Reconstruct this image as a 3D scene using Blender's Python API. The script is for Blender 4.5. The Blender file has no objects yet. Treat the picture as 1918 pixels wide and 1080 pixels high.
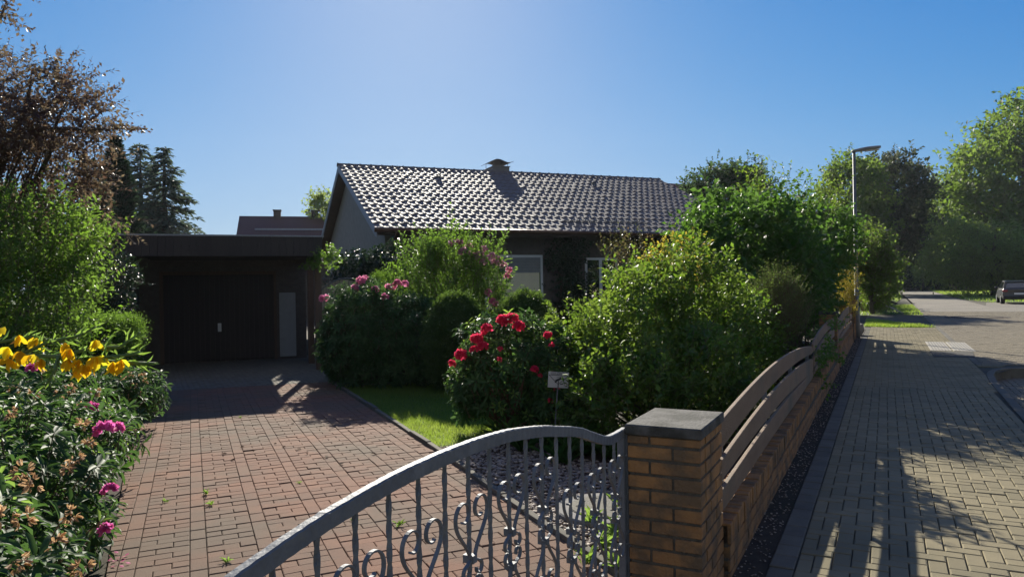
import bpy, math, random
import numpy as np
from mathutils import Vector, Matrix

# ------------------------------------------------------------------ camera, world, sun
SC = bpy.context.scene
COL = SC.collection
R = math.radians
F, U0, V0, CAMZ, ROLL = 1350.0, 959.0, 538.0, 1.65, R(1.0)
cam = bpy.data.objects.new('camera', bpy.data.cameras.new('camera'))
COL.objects.link(cam)
cam.data.sensor_width = 36
cam.data.lens = 36 * F / 1918
cam.data.shift_y = -2 / 1918
cam.data.clip_start = 0.05
cam.data.clip_end = 3000
cam.matrix_world = Matrix.Translation((0, 0, CAMZ)) @ Matrix.Rotation(R(90), 4, 'X') @ Matrix.Rotation(-ROLL, 4, 'Z')
SC.camera = cam

SUN_AZ, SUN_EL = R(-7.5), R(27.6)
w = bpy.data.worlds.new('World'); SC.world = w; w.use_nodes = True
nt = w.node_tree
sky = nt.nodes.new('ShaderNodeTexSky'); sky.sky_type = 'NISHITA'; sky.sun_disc = False
sky.sun_elevation = SUN_EL; sky.sun_rotation = SUN_AZ
sky.air_density = 1.0; sky.dust_density = 0.28; sky.ozone_density = 2.5; sky.altitude = 0
EXPO = 0.88
bg = nt.nodes['Background']; bg.inputs['Strength'].default_value = 0.1
sx = nt.nodes.new('ShaderNodeSeparateColor'); nt.links.new(sky.outputs[0], sx.inputs[0])
cx_ = nt.nodes.new('ShaderNodeCombineColor')
def mth(op, a, b):
    n = nt.nodes.new('ShaderNodeMath'); n.operation = op
    for i, x in enumerate((a, b)):
        if isinstance(x, (int, float)): n.inputs[i].default_value = x
        else: nt.links.new(x, n.inputs[i])
    return n.outputs[0]
# film-like shoulder on the sky so that neither the sun's side nor the horizon burns out
for i, (M_, p_, K_) in enumerate(((.60, 2.2, .0349), (1.194, 1.2, .294), (1.148, 1.0, .151))):
    x = mth('POWER', mth('MULTIPLY', sx.outputs[i], .0333), p_)
    nt.links.new(mth('MULTIPLY', mth('DIVIDE', x, mth('ADD', x, K_)), M_ * 9.6 / 2**EXPO), cx_.inputs[i])
# fill light added as unseen broken cloud in the sky behind the camera
gc = nt.nodes.new('ShaderNodeTexCoord'); gs = nt.nodes.new('ShaderNodeSeparateXYZ'); nt.links.new(gc.outputs['Generated'], gs.inputs[0])
cn = nt.nodes.new('ShaderNodeTexNoise'); cn.inputs['Scale'].default_value = 2.2; cn.inputs['Detail'].default_value = 8; nt.links.new(gc.outputs['Generated'], cn.inputs['Vector'])
def rng01(src, a, b, c=0.0, d=1.0):
    n = nt.nodes.new('ShaderNodeMapRange'); n.interpolation_type = 'SMOOTHSTEP'; nt.links.new(src, n.inputs[0])
    for i, x in enumerate((a, b, c, d)): n.inputs[i+1].default_value = x
    return n.outputs[0]
cm = mth('MULTIPLY', rng01(gs.outputs[1], .02, -.35), mth('MULTIPLY', rng01(cn.outputs[0], .38, .62, .25, 1.0), rng01(gs.outputs[2], 0.0, .12)))
cmx = nt.nodes.new('ShaderNodeMix'); cmx.data_type = 'RGBA'; nt.links.new(cm, cmx.inputs[0]); nt.links.new(cx_.outputs[0], cmx.inputs[6])
cmx.inputs[7].default_value = (1.9, 1.95, 2.05, 1)
nt.links.new(cmx.outputs[2], bg.inputs['Color'])
sl = bpy.data.lights.new('sun', 'SUN'); so = bpy.data.objects.new('sun', sl); COL.objects.link(so)
sl.energy = 5.0; sl.angle = R(0.5); sl.color = (1.0, 0.93, 0.80)
SUNV = Vector((math.sin(SUN_AZ) * math.cos(SUN_EL), math.cos(SUN_AZ) * math.cos(SUN_EL), math.sin(SUN_EL)))
so.rotation_euler = SUNV.to_track_quat('Z', 'Y').to_euler()
so.location = (0, 0, 50)
SC.view_settings.view_transform = 'Standard'; SC.view_settings.look = 'None'
SC.view_settings.exposure = EXPO; SC.view_settings.gamma = 1.0
SC.cycles.max_bounces = 8; SC.cycles.diffuse_bounces = 4; SC.cycles.transmission_bounces = 6
SC.cycles.glossy_bounces = 3; SC.cycles.sample_clamp_indirect = 6

# ------------------------------------------------------------------ measuring helpers
def ab(u, v):
    dx, dy = u - U0, v - V0; c, s = math.cos(ROLL), math.sin(ROLL)
    return (dx * c - dy * s) / F, -(dx * s + dy * c) / F
def P(u, v, Y):
    a, b = ab(u, v); return Vector((a * Y, Y, CAMZ + b * Y))
def G(u, v, z=0.0):
    a, b = ab(u, v); Y = (z - CAMZ) / b; return Vector((a * Y, Y, z))
O_ = np.array((.589, 3.756)); S_ = np.array((.4602, .8878)); N_ = np.array((.8878, -.4602))
def sn(s, n, z=0.0):
    p = O_ + s * S_ + n * N_; return Vector((p[0], p[1], z))
HK = 1.18          # house distance against the first estimate
E0 = np.array((-3.0, 16.0))*HK; H_ = np.array((.9285, .3714)); D_ = np.array((-.3714, .9285))
def hw(t, wd, z=0.0):
    p = E0 + t * H_ + wd * D_; return Vector((p[0], p[1], z))

# ------------------------------------------------------------------ materials
def lin(c): return (c[0], c[1], c[2], 1.0)
def new_mat(name):
    m = bpy.data.materials.new(name); m.use_nodes = True
    n = m.node_tree; b = n.nodes['Principled BSDF']; return m, n, b
def mat(name, c1, c2=None, rough=.7, scale=6.0, detail=6, bump=0.0, bscale=None, metal=0.0, rnd=0.0, coat=0.0, c3=None, s3=0.8, spec=.25, stretch=None, t3=(.52,.68)):
    """noise mottled material; rnd mixes in the per-face attribute; c3 is a large stain colour"""
    m, n, b = new_mat(name); L = n.links
    b.inputs['Roughness'].default_value = rough; b.inputs['Metallic'].default_value = metal
    b.inputs['Specular IOR Level'].default_value = spec
    b.inputs['Coat Weight'].default_value = coat; b.inputs['Coat Roughness'].default_value = .15
    tc = n.nodes.new('ShaderNodeTexCoord'); src = tc.outputs['Object']
    if stretch:
        mp = n.nodes.new('ShaderNodeMapping'); mp.inputs['Scale'].default_value = stretch
        L.new(src, mp.inputs[0]); src = mp.outputs[0]
    if c2 is None: c2 = tuple(x * .7 for x in c1)
    nz = n.nodes.new('ShaderNodeTexNoise'); nz.inputs['Scale'].default_value = scale; nz.inputs['Detail'].default_value = detail
    nz.inputs['Roughness'].default_value = .65; L.new(src, nz.inputs['Vector'])
    mr = n.nodes.new('ShaderNodeMapRange'); mr.inputs[1].default_value = .3; mr.inputs[2].default_value = .7
    L.new(nz.outputs[0], mr.inputs[0]); fac = mr.outputs[0]
    if rnd > 0:
        at = n.nodes.new('ShaderNodeAttribute'); at.attribute_name = 'rnd'
        mx0 = n.nodes.new('ShaderNodeMix'); mx0.inputs[0].default_value = rnd
        L.new(fac, mx0.inputs[2]); L.new(at.outputs['Fac'], mx0.inputs[3]); fac = mx0.outputs[0]
    mx = n.nodes.new('ShaderNodeMix'); mx.data_type = 'RGBA'
    mx.inputs[6].default_value = lin(c1); mx.inputs[7].default_value = lin(c2)
    L.new(fac, mx.inputs[0]); out = mx.outputs[2]
    if c3:
        n3 = n.nodes.new('ShaderNodeTexNoise'); n3.inputs['Scale'].default_value = s3; n3.inputs['Detail'].default_value = 5
        L.new(tc.outputs['Object'], n3.inputs['Vector'])
        m3 = n.nodes.new('ShaderNodeMapRange'); m3.inputs[1].default_value = t3[0]; m3.inputs[2].default_value = t3[1]
        m3.inputs[4].default_value = .85
        L.new(n3.outputs[0], m3.inputs[0])
        mx3 = n.nodes.new('ShaderNodeMix'); mx3.data_type = 'RGBA'; mx3.inputs[7].default_value = lin(c3)
        L.new(m3.outputs[0], mx3.inputs[0]); L.new(out, mx3.inputs[6]); out = mx3.outputs[2]
    L.new(out, b.inputs['Base Color'])
    if bump > 0:
        nb = n.nodes.new('ShaderNodeTexNoise'); nb.inputs['Scale'].default_value = bscale or scale * 6; nb.inputs['Detail'].default_value = 4
        L.new(src, nb.inputs['Vector'])
        bp = n.nodes.new('ShaderNodeBump'); bp.inputs['Strength'].default_value = bump; bp.inputs['Distance'].default_value = .01
        L.new(nb.outputs[0], bp.inputs['Height']); L.new(bp.outputs[0], b.inputs['Normal'])
    return m
def leafmat(name, cols, tcol, tw=.45, rough=.42, spec=.5):
    """leaf: three colours over the per-leaf attribute, plus light passing through"""
    m, n, b = new_mat(name); L = n.links
    at = n.nodes.new('ShaderNodeAttribute'); at.attribute_name = 'rnd'
    cr = n.nodes.new('ShaderNodeValToRGB'); e = cr.color_ramp.elements
    e[0].position = 0; e[0].color = lin(cols[0]); e[1].position = 1; e[1].color = lin(cols[-1])
    if len(cols) == 3: k = e.new(.6); k.color = lin(cols[1])
    L.new(at.outputs['Fac'], cr.inputs[0]); L.new(cr.outputs[0], b.inputs['Base Color'])
    b.inputs['Roughness'].default_value = rough; b.inputs['Specular IOR Level'].default_value = spec
    tr = n.nodes.new('ShaderNodeBsdfTranslucent')
    mul = n.nodes.new('ShaderNodeMix'); mul.data_type = 'RGBA'; mul.inputs[6].default_value = lin(tcol)
    mul.inputs[7].default_value = lin(tuple(min(1, c * 2.4 + .02) for c in cols[-1]))
    L.new(at.outputs['Fac'], mul.inputs[0])
    L.new(mul.outputs[2], tr.inputs['Color'])
    ms = n.nodes.new('ShaderNodeMixShader'); ms.inputs[0].default_value = tw
    L.new(b.outputs[0], ms.inputs[1]); L.new(tr.outputs[0], ms.inputs[2])
    L.new(ms.outputs[0], n.nodes['Material Output'].inputs['Surface'])
    return m
def glassmat(name, tint, rough=.03):
    m, n, b = new_mat(name)
    b.inputs['Base Color'].default_value = lin(tint); b.inputs['Roughness'].default_value = rough
    b.inputs['Specular IOR Level'].default_value = 1.0; b.inputs['IOR'].default_value = 1.9
    return m

# ------------------------------------------------------------------ mesh helpers
def setattrs(o, label=None, cat=None, group=None, kind=None):
    if label: o['label'] = label
    if cat: o['category'] = cat
    if group: o['group'] = group
    if kind: o['kind'] = kind
    return o
def thing(name, loc, label, cat, group=None):
    o = bpy.data.objects.new(name, None); COL.objects.link(o); o.location = loc
    o.empty_display_size = .2
    return setattrs(o, label, cat, group)
def link_mesh(name, me, mats, parent=None):
    for m in (mats if isinstance(mats, (list, tuple)) else [mats]):
        if m: me.materials.append(m)
    o = bpy.data.objects.new(name, me); COL.objects.link(o)
    if parent is not None:
        o.parent = parent
        pl = parent.location if parent.parent is None else parent.parent.location + parent.location
        o.location = -pl
    return o
def np_mesh(name, V, groups, mats, parent=None, rnd=None, smooth=False, mi=None):
    """V (n,3); groups = list of (m,k) int arrays; rnd one value per face in order"""
    me = bpy.data.meshes.new(name)
    V = np.asarray(V, dtype=np.float32)
    me.vertices.add(len(V)); me.vertices.foreach_set('co', V.ravel())
    loops = np.concatenate([g.ravel() for g in groups]).astype(np.int32)
    tot = np.concatenate([np.full(len(g), g.shape[1], np.int32) for g in groups])
    st = np.concatenate([[0], np.cumsum(tot)[:-1]]).astype(np.int32)
    me.loops.add(len(loops)); me.loops.foreach_set('vertex_index', loops)
    me.polygons.add(len(tot)); me.polygons.foreach_set('loop_start', st); me.polygons.foreach_set('loop_total', tot)
    if smooth: me.polygons.foreach_set('use_smooth', np.ones(len(tot), bool))
    if mi is not None: me.polygons.foreach_set('material_index', np.asarray(mi, np.int32))
    me.update(calc_edges=True)
    if rnd is not None:
        a = me.attributes.new('rnd', 'FLOAT', 'FACE'); a.data.foreach_set('value', np.asarray(rnd, np.float32))
    me.validate()
    return link_mesh(name, me, mats, parent)
class MB:
    def __init__(s): s.v = []; s.f = []; s.m = []; s.r = []
    def add(s, vs, fs, mi=0, r=.5):
        k = len(s.v); s.v += [tuple(p) for p in vs]; s.f += [tuple(i + k for i in f) for f in fs]
        s.m += [mi] * len(fs); s.r += [r] * len(fs); return s
    def hexa(s, p, mi=0, r=.5):   # p: 4 bottom (ccw) + 4 top
        return s.add(p, [(3,2,1,0),(4,5,6,7),(0,1,5,4),(1,2,6,5),(2,3,7,6),(3,0,4,7)], mi, r)
    def box(s, fr, a0, a1, b0, b1, z0, z1, mi=0, r=.5, bev=0):
        """fr(a,b,z) is a frame function"""
        if bev <= 0:
            return s.hexa([fr(a0,b0,z0),fr(a1,b0,z0),fr(a1,b1,z0),fr(a0,b1,z0),fr(a0,b0,z1),fr(a1,b0,z1),fr(a1,b1,z1),fr(a0,b1,z1)], mi, r)
        e = bev; vs = []
        for (z, i) in ((z0, e), (z0 + e, 0), (z1 - e, 0), (z1, e)):
            vs += [fr(a0+i,b0+i,z), fr(a1-i,b0+i,z), fr(a1-i,b1-i,z), fr(a0+i,b1-i,z)]
        fs = [(3,2,1,0),(12,13,14,15)]
        for k in range(3):
            for j in range(4): fs.append((4*k+j, 4*k+(j+1)%4, 4*k+4+(j+1)%4, 4*k+4+j))
        return s.add(vs, fs, mi, r)
    def tube(s, pts, rad, sides=8, mi=0, cap=True, r=.5, flat=None, twist=0.0):
        pts = [Vector(p) for p in pts]; n = len(pts)
        if not isinstance(rad, (list, tuple, np.ndarray)): rad = [rad] * n
        vs = []; up = Vector((0, 0, 1)); prev = None
        for i, p in enumerate(pts):
            d = (pts[min(i+1, n-1)] - pts[max(i-1, 0)])
            if d.length < 1e-9: d = Vector((0,0,1))
            d.normalize()
            if prev is None:
                a = d.cross(up) if abs(d.z) < .95 else d.cross(Vector((1,0,0)))
            else: a = prev - d * prev.dot(d)
            a.normalize(); prev = a; bb = d.cross(a)
            for j in range(sides):
                an = 2*math.pi*j/sides + twist*i
                ra, rb = (rad[i], rad[i]) if flat is None else (flat[0]*rad[i], flat[1]*rad[i])
                vs.append(p + a*math.cos(an)*ra + bb*math.sin(an)*rb)
        fs = []
        for i in range(n-1):
            for j in range(sides):
                q = (j+1) % sides; fs.append((i*sides+j, i*sides+q, (i+1)*sides+q, (i+1)*sides+j))
        if cap: fs += [tuple(range(sides))[::-1], tuple((n-1)*sides+j for j in range(sides))]
        return s.add(vs, fs, mi, r)
    def band(s, pts, half_w, half_t, wdir, mi=0):
        """flat bar swept along pts: half_w along wdir, half_t across"""
        wd = Vector(wdir).normalized(); pts = [Vector(p) for p in pts]; n = len(pts); vs = []
        for i, p in enumerate(pts):
            d = (pts[min(i+1,n-1)] - pts[max(i-1,0)]).normalized(); t = d.cross(wd).normalized()
            vs += [p+wd*half_w+t*half_t, p+wd*half_w-t*half_t, p-wd*half_w-t*half_t, p-wd*half_w+t*half_t]
        fs = [(4*i+j, 4*i+(j+1)%4, 4*i+4+(j+1)%4, 4*i+4+j) for i in range(n-1) for j in range(4)]
        fs += [(3,2,1,0), tuple(4*(n-1)+j for j in range(4))]
        return s.add(vs, fs, mi)
    def build(s, name, mats, parent=None, smooth=False, bevel=0):
        me = bpy.data.meshes.new(name); me.from_pydata(s.v, [], s.f)
        if smooth: me.polygons.foreach_set('use_smooth', [True]*len(s.f))
        if any(s.m): me.polygons.foreach_set('material_index', s.m)
        a = me.attributes.new('rnd', 'FLOAT', 'FACE'); a.data.foreach_set('value', s.r)
        me.update()
        o = link_mesh(name, me, mats, parent)
        if bevel:
            b = o.modifiers.new('bevel', 'BEVEL'); b.width = bevel; b.segments = 2; b.limit_method = 'ANGLE'
        return o
W3 = lambda x, y, z: Vector((x, y, z))
def frame(ox, oy, deg):
    c, s_ = math.cos(R(deg)), math.sin(R(deg))
    return lambda a, b, z=0.0: Vector((ox + a*c - b*s_, oy + a*s_ + b*c, z))
def poly_sheet(name, pts, z, m, kind='structure', sub=0):
    mb = MB(); mb.add([(p[0], p[1], z) for p in pts], [tuple(range(len(pts)))])
    return setattrs(mb.build(name, m), kind=kind)

# ------------------------------------------------------------------ paving
def clip(poly, edge):
    (x0, y0), (x1, y1) = edge; out = []
    ins = lambda p: (x1-x0)*(p[1]-y0) - (y1-y0)*(p[0]-x0) >= 0
    for i in range(len(poly)):
        a, b = poly[i], poly[(i+1) % len(poly)]; ia, ib = ins(a), ins(b)
        if ia: out.append(a)
        if ia != ib:
            dx, dy = b[0]-a[0], b[1]-a[1]; ex, ey = x1-x0, y1-y0
            den = ex*dy - ey*dx
            t = -(ex*(a[1]-y0) - ey*(a[0]-x0)) / den
            out.append((a[0]+t*dx, a[1]+t*dy))
    return out
def pavers(name, rects, fr, region, z, m, rng, gap=.0035, ch=.006, wob=.0015, seams=None):
    """rects in local coords of frame fr; region convex ccw polygon in local coords"""
    V = []; F4 = []; FN = []; rn = []; edges = [(region[i], region[(i+1) % len(region)]) for i in range(len(region))]
    rr = rng.random(len(rects)); k = 0; faces = []
    for (x0, y0, x1, y1), q in zip(rects, rr):
        poly = [(x0+gap, y0+gap), (x1-gap, y0+gap), (x1-gap, y1-gap), (x0+gap, y1-gap)]
        for e in edges:
            poly = clip(poly, e)
            if len(poly) < 3: break
        if len(poly) < 3: continue
        n = len(poly); cx = sum(p[0] for p in poly)/n; cy = sum(p[1] for p in poly)/n
        dz = rng.normal(0, wob); tx, ty = rng.normal(0, .006, 2)
        A = sum(poly[i][0]*poly[(i+1)%n][1]-poly[(i+1)%n][0]*poly[i][1] for i in range(n))/2
        if A < .0008: continue
        sc = max(.5, 1 - ch*2/math.sqrt(max(A, 1e-4)))
        zf = lambda p: z + dz + (p[0]-cx)*tx + (p[1]-cy)*ty
        for p in poly: V.append(fr(p[0], p[1], z-.03))
        for p in poly: V.append(fr(p[0], p[1], zf(p)-ch*.7))
        for p in poly:
            pp = (cx+(p[0]-cx)*sc, cy+(p[1]-cy)*sc); V.append(fr(pp[0], pp[1], zf(p)))
        for i in range(n):
            j = (i+1) % n
            faces.append((k+i, k+j, k+n+j, k+n+i)); faces.append((k+n+i, k+n+j, k+2*n+j, k+2*n+i)); rn += [q, q]
        faces.append(tuple(k+2*n+i for i in range(n))); rn.append(q)
        k += 3*n
    me = bpy.data.meshes.new(name); me.from_pydata([tuple(v) for v in V], [], faces)
    a = me.attributes.new('rnd', 'FLOAT', 'FACE'); a.data.foreach_set('value', rn); me.update()
    return setattrs(link_mesh(name, me, m), kind='structure')
def herringbone(x0, x1, y0, y1, b=.1):
    out = []
    for j in range(int(y0/b)-3, int(y1/b)+3):
        for i in range(int(x0/b)-3, int(x1/b)+3):
            q = (i - j) % 4
            if q == 0: out.append((i*b, j*b, (i+2)*b, (j+1)*b))
            elif q == 3: out.append((i*b, j*b, (i+1)*b, (j+2)*b))
    return out
def running(x0, x1, y0, y1, bx, by):
    out = []; k = 0; y = y0
    while y < y1:
        x = x0 - (bx/2 if k % 2 else 0)
        while x < x1: out.append((x, y, x+bx, y+by)); x += bx
        y += by; k += 1
    return out
def stripes(x0, x1, y0, y1):
    """single rows of stones laid lengthwise between wider strips laid crosswise"""
    out = []; x = x0
    while x < x1:
        y = y0
        while y < y1: out.append((x, y, x+.1, y+.2)); y += .2
        y = y0; k = 0
        while y < y1:
            if k % 2: out += [(x+.1, y, x+.3, y+.1), (x+.3, y, x+.4, y+.1)]
            else: out += [(x+.1, y, x+.2, y+.1), (x+.2, y, x+.4, y+.1)]
            y += .1; k += 1
        x += .4
    return out

# ------------------------------------------------------------------ foliage
def unit(a): return a / np.maximum(np.linalg.norm(a, axis=-1, keepdims=True), 1e-9)
def rdir(rng, n): return unit(rng.normal(size=(n, 3)))
T_FOLD = (np.array([(0,0,0),(.5,.5,.12),(1,0,0),(.5,-.5,.12)], float), [np.array([(0,1,2)]), np.array([(0,2,3)])])
T_ELL = (np.array([(0,0,0),(.28,.42,.08),(.72,.40,.05),(1,0,-.14),(.72,-.40,.05),(.28,-.42,.08),(.5,0,0)], float),
         [np.array([(0,6,2,1)]), np.array([(0,5,4,6)]), np.array([(6,3,2)]), np.array([(6,4,3)])])
def leaf_mesh(name, P0, X, Nn, ln, wd, tmpl, m, parent, rnd):
    """P0 base, X along the leaf, Nn its normal, ln/wd arrays"""
    tv, tf = tmpl; n = len(P0); X = unit(X); Y = unit(np.cross(Nn, X)); Z = np.cross(X, Y); k = len(tv)
    ln = np.broadcast_to(ln, (n,))[:, None, None]; wd = np.broadcast_to(wd, (n,))[:, None, None]
    V = P0[:, None, :] + tv[None, :, 0:1]*ln*X[:, None, :] + tv[None, :, 1:2]*wd*Y[:, None, :] + tv[None, :, 2:3]*ln*Z[:, None, :]
    off = (np.arange(n)*k)[:, None]
    groups = [off + f for f in tf]
    rn = np.concatenate([rnd]*len(tf))
    return np_mesh(name, V.reshape(-1, 3), groups, m, parent, rn)
def prisms(name, A, B, ra, rb, m, parent):
    A = np.asarray(A, float); B = np.asarray(B, float); n = len(A)
    d = unit(B-A); a = unit(np.cross(d, np.where(np.abs(d[:, 2:3]) < .9, np.array([[0,0,1.]]), np.array([[1.,0,0]])))); b = np.cross(d, a)
    V = np.zeros((n, 6, 3)); ra = np.broadcast_to(ra, (n,))[:, None]; rb = np.broadcast_to(rb, (n,))[:, None]
    for j in range(3):
        c, s_ = math.cos(2.094*j), math.sin(2.094*j)
        V[:, j] = A + (a*c+b*s_)*ra; V[:, 3+j] = B + (a*c+b*s_)*rb
    off = (np.arange(n)*6)[:, None]
    return np_mesh(name, V.reshape(-1, 3), [off+np.array([(0,1,4,3)]), off+np.array([(1,2,5,4)]), off+np.array([(2,0,3,5)])], m, parent, np.full(3*n, .5), smooth=True)
def clusters(rng, blobs, n, shell=.35, zmin=.05, lumpy=1.0):
    """points spread in a union of ellipsoids (c, r), mostly near the outside"""
    w_ = np.array([ (b[1][0]*b[1][1]*b[1][2])**(2/3) for b in blobs]); w_ /= w_.sum(); out = []; od = []
    tries = 0
    while len(out) < n and tries < 40:
        tries += 1
        k = rng.choice(len(blobs), n, p=w_); d = rdir(rng, n)
        rad = 1 - shell*np.abs(rng.normal(size=n)); rad = np.clip(rad, .05, 1.03)
        if tries == 1: W_ = rng.normal(size=(7, 3))*2.6; ph = rng.random(7)*6.28
        lump = np.cos(d@W_.T + ph + k[:, None]*1.7).sum(1)/7**.5
        rad *= 1 + .085*lump*lumpy; sh = rng.random(n) < .05; rad[sh] = 1.02 + .10*rng.random(sh.sum())*lumpy
        C = np.array([b[0] for b in blobs], float)[k]; Rr = np.array([b[1] for b in blobs], float)[k]
        p = C + d*rad[:, None]*Rr; ok = p[:, 2] > zmin
        for i, b in enumerate(blobs):   # drop points deep inside another blob
            q = np.linalg.norm((p-np.array(b[0]))/np.array(b[1]), axis=1); ok &= (q > .62) | (rng.random(n) < .25)
        out += list(p[ok]); od += list(unit(d/Rr)[ok])
    return np.array(out[:n]), np.array(od[:n])
def foliage(parent, blobs, seed, m, n_cl, n_tw, n_lf, ln, wd, cl_r, tw_len, up=.5, stem=None, tmpl=T_FOLD, droop=.0, shell=.3, zmin=.05, name='foliage', twigr=.0022, rb=(0, 1), lumpy=1.0):
    rng = np.random.default_rng(seed)
    C, Dn = clusters(rng, blobs, n_cl, shell, zmin, lumpy)
    n_cl = len(C); clr = rng.random(n_cl)
    k = np.repeat(np.arange(n_cl), n_tw); n = len(k)
    p0 = C[k] + rng.normal(size=(n, 3))*cl_r*.45
    td = unit(Dn[k]*.7 + np.array((0,0,up)) + rng.normal(size=(n, 3))*.55)
    L_ = tw_len*(.6+.8*rng.random(n))
    j = np.tile(np.arange(n_lf), n); kk = np.repeat(np.arange(n), n_lf)
    s_ = (j+.6)/n_lf
    base = p0[kk] + td[kk]*(L_[kk]*s_)[:, None]
    base[:, 2] -= droop*(L_[kk]*s_)**2
    side = unit(np.cross(td[kk], rdir(rng, len(kk)))); X = unit(td[kk]*.55 + side*.85 + np.array((0,0,-droop*.5)))
    Nn = unit(np.array((0,0,.9)) + rng.normal(size=(len(kk), 3))*.55)
    ok = base[:, 2] > zmin*.5
    base, X, Nn, kk = base[ok], X[ok], Nn[ok], kk[ok]
    sc = .65+.6*rng.random(len(kk))
    rnd = np.clip(.55*clr[k[kk]] + .45*rng.random(len(kk)), 0, 1)*(rb[1]-rb[0])+rb[0]
    o = leaf_mesh(name, base, X, Nn, ln*sc, wd*sc, tmpl, m, parent, rnd)
    if stem is not None:
        prisms('twig', p0, p0+td*L_[:, None], twigr, twigr*.5, stem, parent)
    return C
def limbs(parent, base, C, m, r0, n, seed, fork=.35, name='trunk', spread=.1, single=True):
    """a tapered trunk with limbs to some of the clusters"""
    rng = random.Random(seed); mb = MB(); base = Vector(base)
    top = Vector(np.mean(C, axis=0)); zt = max(c[2] for c in C)
    pick = [Vector(C[rng.randrange(len(C))]) for _ in range(n)]
    if single:
        tp = Vector((top.x, top.y, base.z + (zt-base.z)*.8)); pts = []
        for i in range(9):
            f = i/8; p = base.lerp(tp, f); p += Vector((rng.uniform(-1,1), rng.uniform(-1,1), 0))*spread*f*(1-f)*4; pts.append(p)
        mb.tube(pts, [r0*(1.25 if i == 0 else 1)*(1-.8*i/8) for i in range(9)], 8)
    for c in pick:
        if single:
            f = rng.uniform(fork, .9)*min(1, max(.25, (c.z-base.z)/max(.1, zt-base.z))); f = max(.12, f*.8)
            i = f*8; a = pts[int(i)].lerp(pts[min(8, int(i)+1)], i-int(i)); ra = r0*(1-.8*f)*.5
        else:
            a = base + Vector((rng.uniform(-1,1), rng.uniform(-1,1), 0))*spread; ra = r0
        mid = a.lerp(c, .5) + Vector((0, 0, (c-a).length*(.10 if single else .04))) + Vector((rng.uniform(-1,1), rng.uniform(-1,1), rng.uniform(-1,1)))*(c-a).length*.08
        q = [a]
        for t in (.25, .5, .75, 1): q.append(a*(1-t)**2 + mid*2*t*(1-t) + c*t*t)
        mb.tube(q, [ra, ra*.8, ra*.55, ra*.35, ra*.12], 6)
    return mb.build(name, m, parent, smooth=True)
def blob(u0, v0, u1, v1, Y, dr=None):
    """ellipsoid standing at distance Y whose outline spans the measured width and height"""
    a = P(u0, v1, Y); b = P(u1, v0, Y); c = (a+b)/2; rx = abs(b.x-a.x)/2; rz = abs(b.z-a.z)/2
    return ((c.x, c.y, c.z), (rx, dr or rx, rz))

# palette
SOIL = mat('soil', (.035,.028,.02), (.07,.055,.038), rough=.95, scale=9, bump=.8, c3=(.03,.032,.018), s3=.6)
GRASSB = mat('turf', (.05,.085,.015), (.09,.12,.03), rough=.9, scale=4, bump=.6, c3=(.12,.12,.045), s3=.5)
BARK = mat('bark', (.07,.055,.04), (.13,.11,.085), rough=.9, scale=5, stretch=(4,4,.7), bump=.8, bscale=12)
TWIG = mat('twig', (.10,.07,.045), (.17,.13,.08), rough=.8, scale=20)
TWIGR = mat('reddish_twig', (.10,.045,.03), (.16,.08,.05), rough=.7, scale=20)
IRON = mat('grey_iron', (.12,.13,.14), (.16,.17,.18), rough=.6, scale=30, bump=.35, bscale=60, metal=.05, c3=(.19,.20,.21), s3=9)
STEEL = mat('galvanised_steel', (.10,.11,.12), (.14,.15,.16), rough=.55, scale=12, metal=.1)
CONC = mat('concrete', (.17,.165,.15), (.25,.24,.22), rough=.9, scale=14, bump=.5, bscale=70, c3=(.10,.10,.085), s3=4)
RNG = np.random.default_rng(5)

# ================================================================== SETTING
FS = lambda a, b, z=0.0: sn(b, a, z)          # street frame: a = towards the road, b = along the street
def rectpoly(x0, x1, y0, y1): return [(x0,y0),(x1,y0),(x1,y1),(x0,y1)]
poly_sheet('ground', [(-900,-900),(900,-900),(900,1500),(-900,1500)], -.19, GRASSB)
poly_sheet('garden_soil', [sn(-60,.42),sn(160,.42),sn(160,-90),sn(-60,-90)], -.02, SOIL)
JOINT = mat('joint_sand', (.075,.068,.05), (.11,.10,.075), rough=1, scale=30, bump=.5, c3=(.04,.055,.02), s3=2.0)
PAVE = mat('grey_paver', (.285,.245,.155), (.19,.168,.11), rough=.85, scale=2.2, rnd=.5, bump=.35, bscale=160, c3=(.165,.15,.10), s3=.7, spec=.08)
PAVER = mat('road_paver', (.225,.195,.14), (.17,.15,.11), rough=.85, scale=1.5, rnd=.5, bump=.3, bscale=120, c3=(.18,.16,.12), s3=.4, spec=.1)
REDP = mat('red_clinker_paver', (.245,.135,.09), (.17,.105,.078), rough=.85, scale=3.0, rnd=.45, bump=.45, bscale=130, c3=(.15,.12,.09), s3=.75, t3=(.42,.62), spec=.08)
LITE = mat('pale_cobble', (.19,.175,.14), (.12,.11,.09), rough=.9, scale=5, rnd=.5, bump=.4, bscale=120)
EDGE = mat('edging_stone', (.17,.155,.12), (.09,.085,.07), rough=.9, scale=6, rnd=.4, bump=.4, bscale=90)
poly_sheet('pavement_bed', [sn(-8,.42),sn(-8,2.60),sn(6,2.60),sn(11.2,2.74),sn(12.5,3.3),sn(13,9),sn(160,9),sn(160,.42)], -.014, JOINT)
pavers('pavement', herringbone(.60, 2.60, -3.2, 9.2), FS, rectpoly(.72, 2.58, -3.0, 9.0), 0, PAVE, RNG)
pavers('pavement_far', running(-.1, 2.3, 0, 17.2, .2, .1), lambda a, b, z=0: sn(9+b, a+.72, z), rectpoly(0, 2.0, 0, 16.6), 0, PAVE, RNG)
pavers('pavement_border', [(.575, y, .715, y+.2) for y in np.arange(-3, 20, .2)], FS, rectpoly(.57, .72, -3, 20), .004, EDGE, RNG)
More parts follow.
